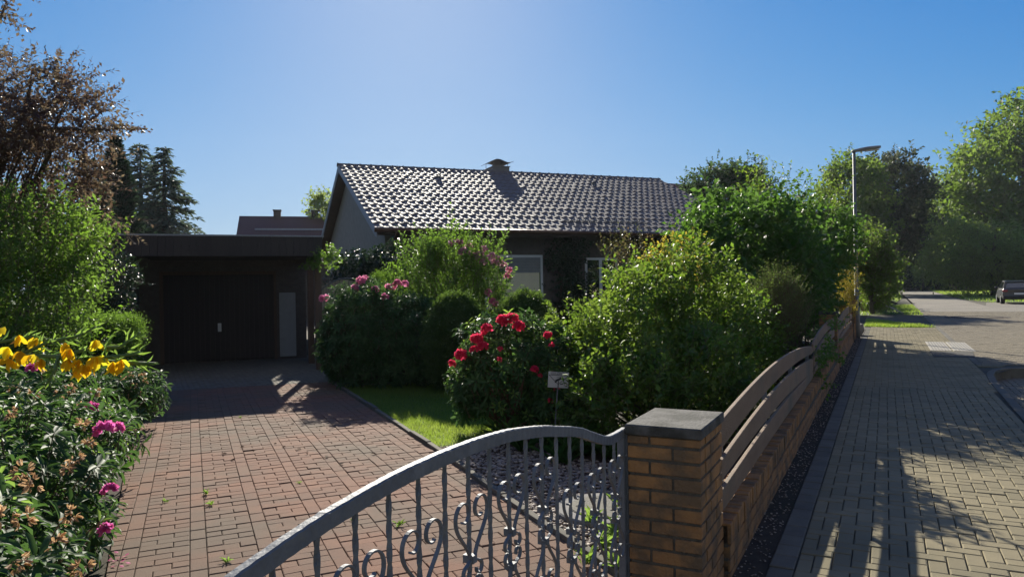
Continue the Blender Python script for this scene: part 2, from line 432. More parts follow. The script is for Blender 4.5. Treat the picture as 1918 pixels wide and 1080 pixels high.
poly_sheet('soil_strip', [sn(-4,.39),sn(24,.39),sn(24,.572),sn(-4,.572)], -.008, SOIL)
# road beyond the planting bay
pavers('road', herringbone(2.72, 8.0, 13.0, 40), FS, [(2.86,13.1),(8.0,13.1),(8.0,40),(2.86,40)], 0, PAVER, RNG, ch=.005)
pavers('road_gutter', [(2.72, y, 2.855, y+.2) for y in np.arange(13, 70, .2)], FS, rectpoly(2.72, 2.855, 12.9, 70), .003, EDGE, RNG)
def roadmat():
    m, n, b = new_mat('far_road_paving'); L = n.links
    tc = n.nodes.new('ShaderNodeTexCoord'); mp = n.nodes.new('ShaderNodeMapping'); mp.inputs['Rotation'].default_value = (0, 0, R(27.4))
    L.new(tc.outputs['Object'], mp.inputs[0])
    br = n.nodes.new('ShaderNodeTexBrick'); br.inputs['Scale'].default_value = 1; br.inputs['Brick Width'].default_value = .2
    br.inputs['Row Height'].default_value = .1; br.inputs['Mortar Size'].default_value = .006
    br.inputs['Color1'].default_value = lin((.205,.18,.135)); br.inputs['Color2'].default_value = lin((.17,.15,.115)); br.inputs['Mortar'].default_value = lin((.07,.065,.05))
    L.new(mp.outputs[0], br.inputs['Vector'])
    nz = n.nodes.new('ShaderNodeTexNoise'); nz.inputs['Scale'].default_value = .35; nz.inputs['Detail'].default_value = 7; L.new(tc.outputs['Object'], nz.inputs['Vector'])
    mr = n.nodes.new('ShaderNodeMapRange'); mr.inputs[1].default_value = .35; mr.inputs[2].default_value = .7; mr.inputs[3].default_value = .8; mr.inputs[4].default_value = 1.15
    L.new(nz.outputs[0], mr.inputs[0])
    mx = n.nodes.new('ShaderNodeVectorMath'); mx.operation = 'SCALE'; L.new(br.outputs[0], mx.inputs[0]); L.new(mr.outputs[0], mx.inputs['Scale'])
    L.new(mx.outputs[0], b.inputs['Base Color']); b.inputs['Roughness'].default_value = .9
    return m
FARROAD = roadmat()
poly_sheet('road_far', [sn(40,2.86),sn(40,6.75),sn(62,6.7),sn(150,7.4),sn(150,3.2),sn(80,2.9)], -.002, FARROAD)
poly_sheet('road_side', [sn(12.9,8.0),sn(12.9,40),sn(57,40),sn(57,7.5),sn(50,6.75),sn(40,6.75),sn(40,8.0)], -.003, FARROAD)
# sunken bay with its curved kerb
poly_sheet('planting_bay', [sn(-8,2.4),sn(-8,9),sn(13.4,9),sn(13.4,2.4)], -.176, JOINT)
pavers('bay_paving', herringbone(2.6, 6.5, 4, 13.2), FS, rectpoly(2.62, 6.4, 4.0, 13.1), -.165, PAVER, RNG)
kp = [(-6,2.54),(0,2.56),(4,2.57),(6,2.59),(8.4,2.63),(10.2,2.66),(11.2,2.72),(11.75,2.81),(12.15,2.95),(12.4,3.15),(12.5,3.45),(12.55,4),(12.6,6.3)]
mb = MB(); pts = []
for i in range(len(kp)-1):
    a, b = kp[i], kp[i+1]; q = max(1, int(abs(b[0]-a[0])/1.0)) if i < 5 else 1
    for j in range(q): pts.append((a[0]+(b[0]-a[0])*j/q, a[1]+(b[1]-a[1])*j/q))
pts.append(kp[-1])
for i in range(len(pts)-1):
    a, b = Vector(sn(*pts[i])), Vector(sn(*pts[i+1])); d = (b-a).normalized(); a += d*.003; b -= d*.003
    nn = Vector((d.y, -d.x, 0))
    z0, z1 = -.2, .012
    mb.hexa([a+nn*.12+Vector((0,0,z0)), b+nn*.12+Vector((0,0,z0)), b+Vector((0,0,z0)), a+Vector((0,0,z0)),
             a+nn*.11+Vector((0,0,z1)), b+nn*.11+Vector((0,0,z1)), b+Vector((0,0,z1)), a+Vector((0,0,z1))], 0, RNG.random())
setattrs(mb.build('kerb', EDGE, bevel=.008), kind='structure')
# filler paving between kerb bend and road, round the drain covers
pavers('pavement_corner', running(2.72, 8.0, 11.3, 13.1, .2, .1), FS, [(2.74,11.36),(3.0,12.25),(3.3,12.54),(4.0,12.6),(8.0,12.6),(8,13.1),(2.74,13.1)][::1], 0, PAVE, RNG)
# driveway
DR0 = np.array((-2.65, 4.65)); FD = frame(-1.0, 2.0, 24.0)     # local y runs to the garage
def toD(x, y):
    c, s_ = math.cos(R(24)), math.sin(R(24)); x += 1.0; y -= 2.0; return (x*c + y*s_, -x*s_ + y*c)
dpoly = [toD(p[0], p[1]) for p in [sn(-3.3,.30), sn(-.02,.30), (-1.46,8.8), (-3.32,13.05), (-6.3,12.1)]]
xs = [p[0] for p in dpoly]; ys = [p[1] for p in dpoly]
pavers('driveway', stripes(min(xs)-.4, max(xs)+.2, min(ys)-.2, max(ys)+.2), FD, dpoly, 0, REDP, RNG, gap=.0026, wob=.0022, ch=.004)
poly_sheet('driveway_bed', [FD(*p) for p in dpoly], -.013, JOINT)
pavers('driveway_threshold', running(-3.9, .1, 0, .3, .2, .1), lambda a, b, z=0: sn(a, .30+b, z), rectpoly(-3.4, .1, 0, .27), 0, PAVE, RNG)
lpoly = [(-6.3,12.13), (-3.32,13.08), (-3.0,13.9), (-3.75,15.6), (-4.9,18.7), (-9.0,17.1), (-7.2,13.0)]
pavers('garage_apron', running(-11, 3, 8, 20, .1, .1), lambda a, b, z=0: Vector((a, b, z)), lpoly, 0, LITE, RNG, gap=.006)
poly_sheet('garage_apron_bed', lpoly, -.010, JOINT)
# edging of lawn and bed
mb = MB(); ed = [(.66,3.86),(.40,4.47),(.05,5.26),(-.29,6.06),(-.46,6.50),(-.93,7.60),(-1.20,8.2),(-1.43,8.75),(-1.9,9.8),(-2.5,11.2),(-3.3,13.0)]
for i in range(len(ed)-1):
    a, b = Vector((*ed[i],0)), Vector((*ed[i+1],0)); d = (b-a).normalized(); nn = Vector((d.y,-d.x,0)); L = (b-a).length; k = max(1, round(L/.5))
    for j in range(k):
        p = a+d*(L*j/k+.006); q = a+d*(L*(j+1)/k-.006); z = .035+RNG.normal(0,.006)
        mb.hexa([p-Vector((0,0,.05)), q-Vector((0,0,.05)), q+nn*.055-Vector((0,0,.05)), p+nn*.055-Vector((0,0,.05)), p+Vector((0,0,z)), q+Vector((0,0,z)), q+nn*.055+Vector((0,0,z)), p+nn*.055+Vector((0,0,z))], 0, RNG.random())
setattrs(mb.build('lawn_edging', EDGE, bevel=.008), kind='structure')
# mulch and pebble bed
poly_sheet('mulch_bed', [(.72,3.84),(-.24,6.06),(-.83,7.52),(-.35,7.75),(.5,8.4),(2.4,8.3),sn(4,.02),sn(.4,.02)][::-1], -.004, mat('bark_mulch', (.05,.03,.022), (.11,.07,.05), rough=.95, scale=18, bump=1.0, bscale=50))
def scatter(name, poly, n, smin, smax, m, seed, z=0.0, flat=.45, label=None):
    rng = np.random.default_rng(seed); xs = [p[0] for p in poly]; ys = [p[1] for p in poly]; pts = []
    while len(pts) < n:
        x = rng.uniform(min(xs), max(xs)); y = rng.uniform(min(ys), max(ys)); c = False; j = len(poly)-1
        for i in range(len(poly)):
            if (poly[i][1] > y) != (poly[j][1] > y) and x < (poly[j][0]-poly[i][0])*(y-poly[i][1])/(poly[j][1]-poly[i][1])+poly[i][0]: c = not c
            j = i
        if c: pts.append((x, y, z))
    pts = np.array(pts); t = (1+5**.5)/2
    ico = np.array([(-1,t,0),(1,t,0),(-1,-t,0),(1,-t,0),(0,-1,t),(0,1,t),(0,-1,-t),(0,1,-t),(t,0,-1),(t,0,1),(-t,0,-1),(-t,0,1)])/1.9
    fc = np.array([(0,11,5),(0,5,1),(0,1,7),(0,7,10),(0,10,11),(1,5,9),(5,11,4),(11,10,2),(10,7,6),(7,1,8),(3,9,4),(3,4,2),(3,2,6),(3,6,8),(3,8,9),(4,9,5),(2,4,11),(6,2,10),(8,6,7),(9,8,1)])
    n = len(pts); sz = rng.uniform(smin, smax, (n,1,1)); an = rng.uniform(0, 6.28, n); st = rng.uniform(.55, 1, (n,1))
    v = np.repeat(ico[None], n, 0)*(1+rng.normal(0, .12, (n,12,1)))
    v[:, :, 1] *= st; v[:, :, 2] *= flat; v *= sz
    x = v[:, :, 0]*np.cos(an)[:, None]-v[:, :, 1]*np.sin(an)[:, None]; y = v[:, :, 0]*np.sin(an)[:, None]+v[:, :, 1]*np.cos(an)[:, None]
    v[:, :, 0] = x; v[:, :, 1] = y; v += pts[:, None, :]; v[:, :, 2] += sz[:, :, 0]*flat*.6
    o = np_mesh(name, v.reshape(-1,3), [((np.arange(n)*12)[:, None, None]+fc[None]).reshape(-1,3)], m, None, np.repeat(rng.random(n), 20))
    return setattrs(o, label, 'gravel' if label else None, None, 'stuff')
PEB = mat('pebble', (.42,.35,.28), (.10,.075,.06), rough=.7, scale=8, rnd=.9)
scatter('gravel', [(.72,3.86),(-.22,6.08),(-.78,7.45),(-.35,7.7),(.6,6.9),(1.6,6.2),sn(.4,.0)], 5200, .009, .026, PEB, 3, label='pale pebbles and bark chips covering the bed behind the gate')
scatter('grit', [sn(-3,.40),sn(20,.40),sn(20,.56),sn(-3,.56)], 2200, .004, .011, PEB, 4, z=-.006, label='small grit in the dark soil strip along the wall')
# grass
GR = leafmat('grass_blade', [(.05,.11,.012),(.09,.16,.02),(.16,.20,.03)], (.32,.50,.04), tw=.5, rough=.5)
def grass(name, poly, n, h, wd, seed, label, cat='grass', z=-.01, lean=.35, m=GR):
    rng = np.random.default_rng(seed); poly = [(p[0], p[1]) for p in poly]; xs = [p[0] for p in poly]; ys = [p[1] for p in poly]
    x = rng.uniform(min(xs), max(xs), n*3); y = rng.uniform(min(ys), max(ys), n*3); c = np.zeros(n*3, bool); j = len(poly)-1
    for i in range(len(poly)):
        (xi, yi), (xj, yj) = poly[i], poly[j]
        if yi != yj: c ^= ((yi > y) != (yj > y)) & (x < (xj-xi)*(y-yi)/(yj-yi)+xi)
        j = i
    x, y = x[c][:n], y[c][:n]; n = len(x); b = np.stack([x, y, np.full(n, z)], 1)
    X = unit(np.array((0,0,1.)) + rng.normal(size=(n,3))*lean*np.array((1,1,.2))); Nn = rdir(rng, n)
    clump = .5+.5*np.sin(x*3.1+np.sin(y*2.3)*2)*np.sin(y*2.7+1)
    t = (np.array([(0,.5,0),(0,-.5,0),(.55,-.35,.05),(.55,.35,.05),(1,0,.2)], float), [np.array([(0,1,2,3)]), np.array([(3,2,4)])])
    o = leaf_mesh(name, b, X, Nn, h*(.5+.8*rng.random(n))*(.75+.5*clump), np.full(n, wd), t, m, None, np.clip(.6*rng.random(n)+.4*clump, 0, 1))
    return setattrs(o, label, cat, None, 'stuff')
lawn = [(-.83,7.52),(-1.40,8.78),(-1.9,9.95),(-2.55,11.4),(-3.0,12.6),(-1.2,13.0),(.6,10.5),(.6,8.4),(-.35,7.75)]
poly_sheet('lawn', lawn, -.006, GRASSB)
grass('grass', lawn, 52000, .055, .0045, 1, 'short bright lawn grass behind the driveway edging')
gp1 = [sn(25.4,2.75),sn(25.2,1.4),sn(25.6,.5),sn(30.5,.5),sn(30.0,.9),sn(27.2,1.8)]
gp2 = [sn(35.6,2.78),sn(35.8,2.0),sn(50,1.6),sn(52,2.78)]
gp3 = [sn(35,.4),sn(36.5,1.9),sn(52,1.6),sn(75,2.7),sn(110,2.8),sn(110,-2),sn(35,-2)]
gr_ = [sn(66,6.8),sn(57,7.7),sn(57.2,16),sn(60,40),sn(130,40),sn(150,7.5)]
for i, (g, n, h) in enumerate(((gp1,9000,.10),(gp2,7000,.10),(gp3,14000,.16),(gr_,42000,.20))):
    poly_sheet('grass_verge', g, .002+.001*i, GRASSB)
    grass('grass', g, n, h, .012 if i < 2 else .03, 20+i, ['low grass patch between the two paved crossings','yellowish grass patch beside the far kerb of the street','rough dark grass under the hedge beyond the brick pillar','bright meadow grass along the right side of the street'][i], z=.0, m=GR)
# end of the road
poly_sheet('turning_grass', [sn(150,-40),sn(150,60),sn(260,60),sn(260,-40)], .004, GRASSB)
grass('grass', [sn(150,-5),sn(150,30),sn(190,40),sn(190,-10)], 20000, .3, .07, 31, 'sunlit grass across the far end of the street', z=0)

# ================================================================== HOUSE
ROOFT = mat('glazed_dark_roof_tile', (.12,.10,.09), (.17,.14,.12), rough=.66, scale=3, rnd=.55, spec=.42, c3=(.15,.115,.09), s3=1.2)
BRICKD = mat('brown_brick', (.135,.115,.10), (.09,.078,.07), rough=.85, scale=9, bump=.5, bscale=40)
PLAST = mat('beige_render', (.30,.29,.24), (.24,.23,.19), rough=.95, scale=5, bump=.3, bscale=60)
WHITEP = mat('white_upvc', (.72,.73,.72), (.64,.65,.64), rough=.4, scale=8, spec=.5)
SHUT = mat('grey_shutter', (.30,.31,.31), (.25,.26,.26), rough=.5, scale=8)
FASC = mat('pale_barge_board', (.34,.36,.38), (.26,.28,.30), rough=.6, scale=8, stretch=(1,1,1))
COPPER = mat('brown_gutter', (.16,.09,.06), (.11,.07,.05), rough=.35, metal=.6, scale=10)
GLASS = glassmat('window_glass', (.02,.025,.03))
MIRG = glassmat('reflecting_pane', (.42,.43,.44), .04); MIRG.node_tree.nodes['Principled BSDF'].inputs['Metallic'].default_value = .9
PALEREF = mat('cream_blind', (.85,.78,.52), (.80,.73,.50), rough=.8, scale=4)  # cream colour standing in for light reflected in the shuttered pane
DARK = mat('dark_interior', (.02,.02,.02), (.015,.015,.015), rough=.9)
RL, RW, ZE, ZR = 10.95*HK, 5.4*HK, 1.65+1.33*HK, 1.65+3.64*HK          # roof length, half width, eave and ridge heights
HF = lambda t, wd, z=0.0: hw(t, wd, z)
house = thing('bungalow', hw(RL/2, RW), 'low brick bungalow with a glazed dark tiled gable roof behind the garden', 'house')
mb = MB()
wb, wf, g0, g1 = 2*RW-.7, .7, .40, RL-.40
mb.box(HF, g0, g1, wf, wf+.3, 0, ZE+.02, 0)          # front wall
mb.box(HF, g0, g1, wb-.3, wb, 0, ZE+.02, 0)
mb.build('wall', BRICKD, house)
slope = (ZR-ZE)/RW
for nm, t in (('gable_wall', g0-.02), ('gable_wall', g1+.02-.28)):
    mb = MB(); q = [(wf, 0), (wb, 0), (wb, ZE+slope*.6-.06), (RW, ZR-.10), (wf, ZE+slope*.6-.06)]
    vs = [HF(t, a, b) for a, b in q] + [HF(t+.28, a, b) for a, b in q]
    mb.add(vs, [(0,4,3,2,1),(5,6,7,8,9)]+[(i,(i+1)%5,5+(i+1)%5,5+i) for i in range(5)])
    mb.build(nm, PLAST, house)
# tiled slope: every tile is rolled and laps the one below
def tiled(name, side):
    NR, NC, SG = 16, 52, 7; V = []; Fq = []; rr = []; smx = []
    prof = [0, .10, .62, .95, .80, .25, -.05]
    prof = [.0, .006, .012, .020, .040, .047, .030]
    tw_ = RL/NC; rng = np.random.default_rng(9); ln = RW/NR
    for r_ in range(NR):
        w0 = ln*r_; w1 = ln*(r_+1)+.03
        for c in range(NC):
            jz, jt = rng.normal(0, .003), rng.normal(0, .003); q = rng.random(); k = len(V)
            for a in range(SG+1):
                t = tw_*(c + a/SG); h = prof[a % SG] if a < SG else prof[0]
                for (ww, dz) in ((w0, .0), (w0-.004, .034), (w0+.02, .042), (w1, .010)):
                    wq = ww if side > 0 else 2*RW-ww
                    z = ZE + slope*ww + dz + h*(1 if dz else 0.9) + jz + (jt*a/SG)
                    V.append(HF(min(t, RL), wq, z))
            for a in range(SG):
                for b in range(3):
                    i = k+a*4+b; f = (i, i+4, i+5, i+1); Fq.append(f if side > 0 else f[::-1]); rr.append(q); smx.append(b == 2)
    me = bpy.data.meshes.new(name); me.from_pydata([tuple(v) for v in V], [], Fq)
    me.polygons.foreach_set('use_smooth', [False]*len(Fq))
    at = me.attributes.new('rnd', 'FLOAT', 'FACE'); at.data.foreach_set('value', rr); me.update()
    return link_mesh(name, me, ROOFT, house)
rf = tiled('roof', 1)
def subpart(mb, name, m, parent, smooth=False, bevel=0):
    """parent is a part whose own location is zero in the world"""
    me_o = mb.build(name, m, None, smooth, bevel); me_o.parent = parent; return me_o
rb = tiled('roof', -1)
mb = MB()   # roof deck and soffit under the tiles
for sd in (1, -1):
    f = (lambda t, wd, z: HF(t, wd, z)) if sd > 0 else (lambda t, wd, z: HF(t, 2*RW-wd, z))
    p = [f(.06,.02,ZE-.14), f(RL-.06,.02,ZE-.14), f(RL-.06,RW-.005,ZR-.16), f(.06,RW-.005,ZR-.16),
         f(.06,.02,ZE-.015), f(RL-.06,.02,ZE-.015), f(RL-.06,RW-.005,ZR-.03), f(.06,RW-.005,ZR-.03)]
    mb.hexa(p)
mb.build('roof_deck', mat('brown_soffit', (.10,.075,.06), (.07,.055,.045), rough=.8), house)
for t in (-.005, RL-.025):
    for sd in (1, -1):
        mb = MB(); f = (lambda t, wd, z: HF(t, wd, z)) if sd > 0 else (lambda t, wd, z: HF(t, 2*RW-wd, z))
        mb.hexa([f(t,0,ZE-.19), f(t+.03,0,ZE-.19), f(t+.03,RW-.003,ZR-.21), f(t,RW-.003,ZR-.21), f(t,0,ZE+.02), f(t+.03,0,ZE+.02), f(t+.03,RW-.003,ZR+.0), f(t,RW-.003,ZR+.0)])
        mb.build('barge_board', FASC, house)
mb = MB(); k = 0; t = -.03
while t < RL:
    t2 = min(t+.40, RL+.03); r0, r1 = .115, .13
    ring = []
    for (tt, rr_) in ((t, r1), (t+.03, r1), (t+.03, r0), (t2+.01, r0)):
        for j in range(9):
            an = math.pi*j/8; ring.append(HF(tt, RW-math.cos(an)*rr_*1.15, ZR-.03+math.sin(an)*rr_*.95))
    fs = [(i*9+j, i*9+j+1, (i+1)*9+j+1, (i+1)*9+j) for i in range(3) for j in range(8)]
    mb.add(ring, fs, 0, RNG.random()); t += .38
mb.build('ridge_tiles', ROOFT, house, smooth=False)
mb = MB(); mb.tube([HF(-.05,-.06,ZE-.0), HF(RL*.5,-.06,ZE-.015), HF(RL+.05,-.06,ZE-.03)], .065, 12)
gut = mb.build('gutter', COPPER, house, smooth=True)
mb = MB(); mb.tube([HF(.55,-.06,ZE-.05), HF(.55,.25,ZE-.25), HF(.55,.63,ZE-.45), HF(.55,.63,.1)], .045, 10)
mb.build('downpipe', COPPER, house, smooth=True)
mb = MB()   # snow guard hoops
for i in range(14):
    t = 4.95*HK+i*.19; wd = .62; z = ZE+slope*wd+.06
    mb.tube([HF(t,wd+.10,z+.02), HF(t,wd+.02,z+.10), HF(t,wd-.03,z+.12), HF(t,wd-.04,z+.02)], .009, 5)
    mb.tube([HF(t+.07,wd+.10,z+.02), HF(t+.07,wd+.02,z+.10), HF(t+.07,wd-.03,z+.12), HF(t+.07,wd-.04,z+.02)], .009, 5)
for dz in (.04,.10): mb.tube([HF(4.9*HK,.60,ZE+slope*.6+.05+dz), HF(7.3*HK,.60,ZE+slope*.6+.05+dz)], .008, 5)
mb.build('snow_guard', STEEL, house)
VENTM = mat('grey_vent', (.10,.11,.12), (.08,.085,.09), rough=.5)
for t in (2.72*HK, 7.80*HK):
    mb = MB(); z = ZE+slope*4.3*HK; mb.tube([HF(t,4.3*HK,z-.02), HF(t,4.3*HK,z+.12)], .065, 12); mb.tube([HF(t,4.3*HK,z+.11), HF(t,4.3*HK,z+.13), HF(t,4.3*HK,z+.15)], [.09,.095,.03], 12)
    mb.tube([HF(t,4.3*HK,z-.02),HF(t,4.3*HK,z+.06)],[.14,.07],12)
    mb.build('vent_pipe', VENTM, house, smooth=True)
# chimney with its curved cowl
CHIM = mat('grey_chimney_cladding', (.20,.19,.17), (.15,.145,.14), rough=.7, scale=4)
mb = MB(); c0, c1, w0, w1, zt = 4.86*HK, 5.40*HK, RW+.08, RW+1.1, ZR+.24
mb.box(HF, c0, c1, w0, w1, ZR-.6, zt, 0)
ch = mb.build('chimney', CHIM, house)
mb = MB(); mb.box(HF, c0-.03, c1+.03, w0-.03, w1+.03, zt+.002, zt+.035, 0, bev=.008)
o = mb.build('chimney_cap', CHIM, None); o.parent = ch
cowlz = lambda t: zt+.20+.065*math.sin((t-c0+.12)/.92*math.pi*2-.35)+.05*(t-c0)
mb = MB(); n = 14; vs = []
for i in range(n+1):
    f = i/n; t = c0-.12+f*.92; z = cowlz(t)
    for wd in (w0-.04, w1+.04): vs += [HF(t, wd, z), HF(t, wd, z+.016)]
fs = []
for i in range(n):
    a = 4*i; b = a+4; fs += [(a,b,b+2,a+2)[::-1], (a+1,a+3,b+3,b+1)[::-1], (a,a+1,b+1,b), (a+2,b+2,b+3,a+3)]
fs += [(0,2,3,1), (4*n,4*n+1,4*n+3,4*n+2)]
mb.add(vs, fs)
cw = mb.build('cowl', STEEL, None); cw.parent = ch
for t in (c0+.05, (c0+c1)/2, c1-.05):
    for wd in (w0+.05, w1-.05):
        mb = MB(); mb.tube([HF(t,wd,zt+.03), HF(t,wd,cowlz(t)+.005)], .010, 5)
        st = mb.build('cowl_strut', STEEL, None); st.parent = ch
# windows
def window(t0, t1, z0, z1, shutter=0.0, mull=(), nm='window', fm=WHITEP):
    t0, t1, z0, z1 = t0*HK, t1*HK, 1.65+(z0-1.65)*HK, 1.65+(z1-1.65)*HK; mull = [q*HK for q in mull]
    mb = MB(); f = .07; y0, y1 = wf-.035, wf-.003
    mb.box(HF, t0, t0+f, y0, y1, z0, z1); mb.box(HF, t1-f, t1, y0, y1, z0, z1)
    mb.box(HF, t0+f, t1-f, y0, y1, z0, z0+f); mb.box(HF, t0+f, t1-f, y0, y1, z1-f, z1)
    for mx_ in mull: mb.box(HF, mx_-.05, mx_+.05, y0+.002, y1, z0+f, z1-f)
    fr = mb.build(nm, fm, house)
    mb = MB(); mb.box(HF, t0+f, t1-f, wf-.018, wf-.010, z0+f, z1-f); o = mb.build('pane', MIRG if shutter else GLASS, None); o.parent = fr
    if shutter > 0:
        mb = MB(); zs = z1; sl_ = .045; zz = z1-f
        while zz > z1-f-shutter: mb.box(HF, t0+f, t1-f, wf-.034, wf-.020, zz-sl_+.004, zz, bev=.003); zz -= sl_
        o = mb.build('roller_shutter', SHUT, None); o.parent = fr
        mb = MB(); mb.box(HF, t0+f, t1-f-.04, wf-.0200, wf-.0185, z0+f+.12, zz); o = mb.build('blind', PALEREF, None); o.parent = fr  # cream sheet on the pane, painted in place of its bright reflection
    mb = MB(); mb.box(HF, t0-.05, t1+.05, wf-.12, wf-.036, z0-.05, z0-.01, bev=.005); o = mb.build('sill', CONC, None); o.parent = fr
    return fr
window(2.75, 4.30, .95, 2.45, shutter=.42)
window(5.50, 6.45, .95, 2.38, mull=(5.95,))
window(8.4, 9.8, .95, 2.40)

# the house over the street, whose sunlit front shows in the panes
opp = thing('cream_house', (27, 4.5, 0), 'cream rendered house across the street, outside the photo', 'house')
FO = frame(24.5, 6.5, 236.0)
mb = MB(); mb.box(FO, -7, 7, 0, 8, 0, 3.2)
mb.build('wall', mat('cream_render', (.62,.55,.36), (.56,.50,.33), rough=.9), opp)
mb = MB(); z0, z1 = 3.2, 6.4
mb.add([FO(-7.4,-.5,z0),FO(7.4,-.5,z0),FO(7.4,4,z1),FO(-7.4,4,z1),FO(-7.4,8.5,z0),FO(7.4,8.5,z0)], [(0,1,2,3),(3,2,5,4),(0,3,4),(1,5,2),(0,4,5,1)])
mb.build('roof', mat('red_tile', (.22,.09,.06), (.16,.07,.05), rough=.6, scale=10), opp)
for a in (-5, -2, 3): 
    mb = MB(); mb.box(FO, a, a+1.5, -.03, -.004, .9, 2.3); mb.build('window', GLASS, opp)
mb = MB(); mb.box(FO, .6, 1.6, -.03, -.004, 0, 2.1); mb.build('door', BRICKD, opp)

# ================================================================== GARAGE / CARPORT
WOODD = mat('dark_stained_board', (.036,.033,.034), (.055,.048,.046), rough=.7, scale=5, stretch=(6,6,.6), bump=.6, bscale=18, rnd=.5)
WOODP = mat('weathered_post', (.15,.10,.075), (.10,.07,.055), rough=.85, scale=5, stretch=(6,6,.6), bump=.6, bscale=18)
GP = np.array((-4.02, 15.1))
def gf(t, wd, z=0.0):
    p = GP + t*H_ + wd*D_; return Vector((p[0], p[1], z))
gar = thing('garage', gf(-1.9, 2.5), 'flat roofed garage with a dark boarded carport front at the end of the driveway', 'garage')
GW = 3.75
def boards(mb, t0, t1, wd0, wd1, z0, z1, bw=.14):
    t = t0
    while t < t1-.02:
        e = min(t+bw, t1); j = RNG.uniform(0, .006); mb.box(gf, t+.002, e-.003, wd0-j, wd1, z0, z1, 0, RNG.random(), bev=.004); t = e
mb = MB(); boards(mb, -GW, .06, -.04, -.0, 2.37, 2.77); mb.build('fascia', WOODD, gar)
mb = MB(); mb.box(gf, -GW-.03, .09, -.06, -.042+.1, 2.772, 2.80); mb.box(gf, -GW-.03, -GW+.05, .06, 7, 2.772, 2.80); mb.box(gf, .01, .09, .06, 7, 2.772, 2.80)
mb.build('roof_edge_trim', FASC, gar)
mb = MB(); mb.box(gf, -GW+.002, .058, .004, 7.0, 2.62, 2.768); mb.build('roof', mat('roof_felt', (.05,.05,.05), (.08,.08,.08), rough=.95, bump=.5), gar)
mb = MB(); mb.box(gf, -GW+.0, -GW+.04, .05, 7.0, 2.37, 2.615); mb.box(gf, .02, .055, .05, 7.0, 2.37, 2.615); mb.build('side_fascia', WOODD, gar)
mb = MB(); mb.box(gf, -GW+.04, -GW+.18, .0, .14, 0, 2.365, bev=.006); mb.build('post', WOODP, gar)
for wd in (.0, 1.45):
    mb = MB(); mb.box(gf, -.10, .03, wd+.002, wd+.132, 0, 2.365, bev=.006); mb.build('post', WOODP, gar)
mb = MB(); y = .14
while y < 3.0:
    mb.box(gf, -GW+.05, -GW+.075, y, y+.135, .03, 2.36, 0, RNG.random()); y += .14
mb.build('side_boarding', WOODD, gar)
mb = MB()   # masonry round the door
mb.box(gf, -GW+.05, -3.20, 3.0, 3.2, 0, 2.615); mb.box(gf, -3.20, -.72, 3.0, 3.2, 2.10, 2.615); mb.box(gf, -.72, .015, 3.0, 3.2, 0, 2.615)
mb.box(gf, -GW+.05, -GW+.25, 3.2, 7, 0, 2.365); mb.box(gf, -.18, .02, 3.2, 7, 0, 2.365); mb.box(gf, -GW+.25, -.18, 6.8, 7, 0, 2.365)
mb.build('wall', BRICKD, gar)
mb = MB(); y = .20
while y < 2.9:
    mb.box(gf, -3.4, -.0, y, y+.10, 2.40, 2.60); y += .6
mb.build('rafters', WOODD, gar)
mb = MB(); boards(mb, -3.18, -.74, 3.03, 3.07, .03, 2.07, .11)
dr = mb.build('garage_door', mat('brown_board_door', (.036,.031,.031), (.052,.043,.041), rough=.65, scale=5, stretch=(6,6,.6), bump=.5, bscale=18, rnd=.5), gar)
mb = MB(); mb.box(gf, -3.26, -3.18, 2.985, 3.06, 0, 2.15); mb.box(gf, -.74, -.68, 2.985, 3.06, 0, 2.15); mb.box(gf, -3.18, -.74, 2.985, 3.06, 2.07, 2.15); o = mb.build('door_frame', WOODP, gar)
mb = MB(); mb.box(gf, -2.02, -1.94, 3.0, 3.028, .72, .92, bev=.006); mb.tube([gf(-1.98,3.0,.86), gf(-1.98,2.95,.86), gf(-1.98,2.95,.78)], .012, 8)
o = mb.build('handle', WHITEP, None); o.parent = dr
mb = MB(); mb.box(gf, -.62, -.24, 2.93, 2.985, .06, 1.62, bev=.01)
setattrs(mb.build('door_panel', mat('white_painted_panel', (.40,.41,.41), (.33,.34,.34), rough=.6), None), 'narrow white upright panel leaning in the carport beside the garage door', 'panel')
# arched side gate between garage and house
ag = thing('side_gate', gf(.7, .9), 'pale slatted side gate with an arched iron top between garage and house', 'gate')
mb = MB(); arch = lambda a: 1.5+.42*math.sin(math.pi*min(1,max(0,(a+.05)/1.35)))**.6
a = .16
while a < 1.38:
    mb.box(gf, a, a+.085, 1.0, 1.022, .05, arch(a+.045)-.03); a += .10
mb.build('slats', mat('pale_grey_wood', (.42,.36,.27), (.33,.29,.23), rough=.8, scale=6, stretch=(5,5,.5)), ag)
mb = MB(); mb.tube([gf(.12,1.0,0)]+[gf(.12+1.3*i/14,1.0,arch(.12+1.3*i/14-.1)) for i in range(15)]+[gf(1.42,1.0,0)], .018, 8); mb.build('frame', IRON, ag, smooth=True)

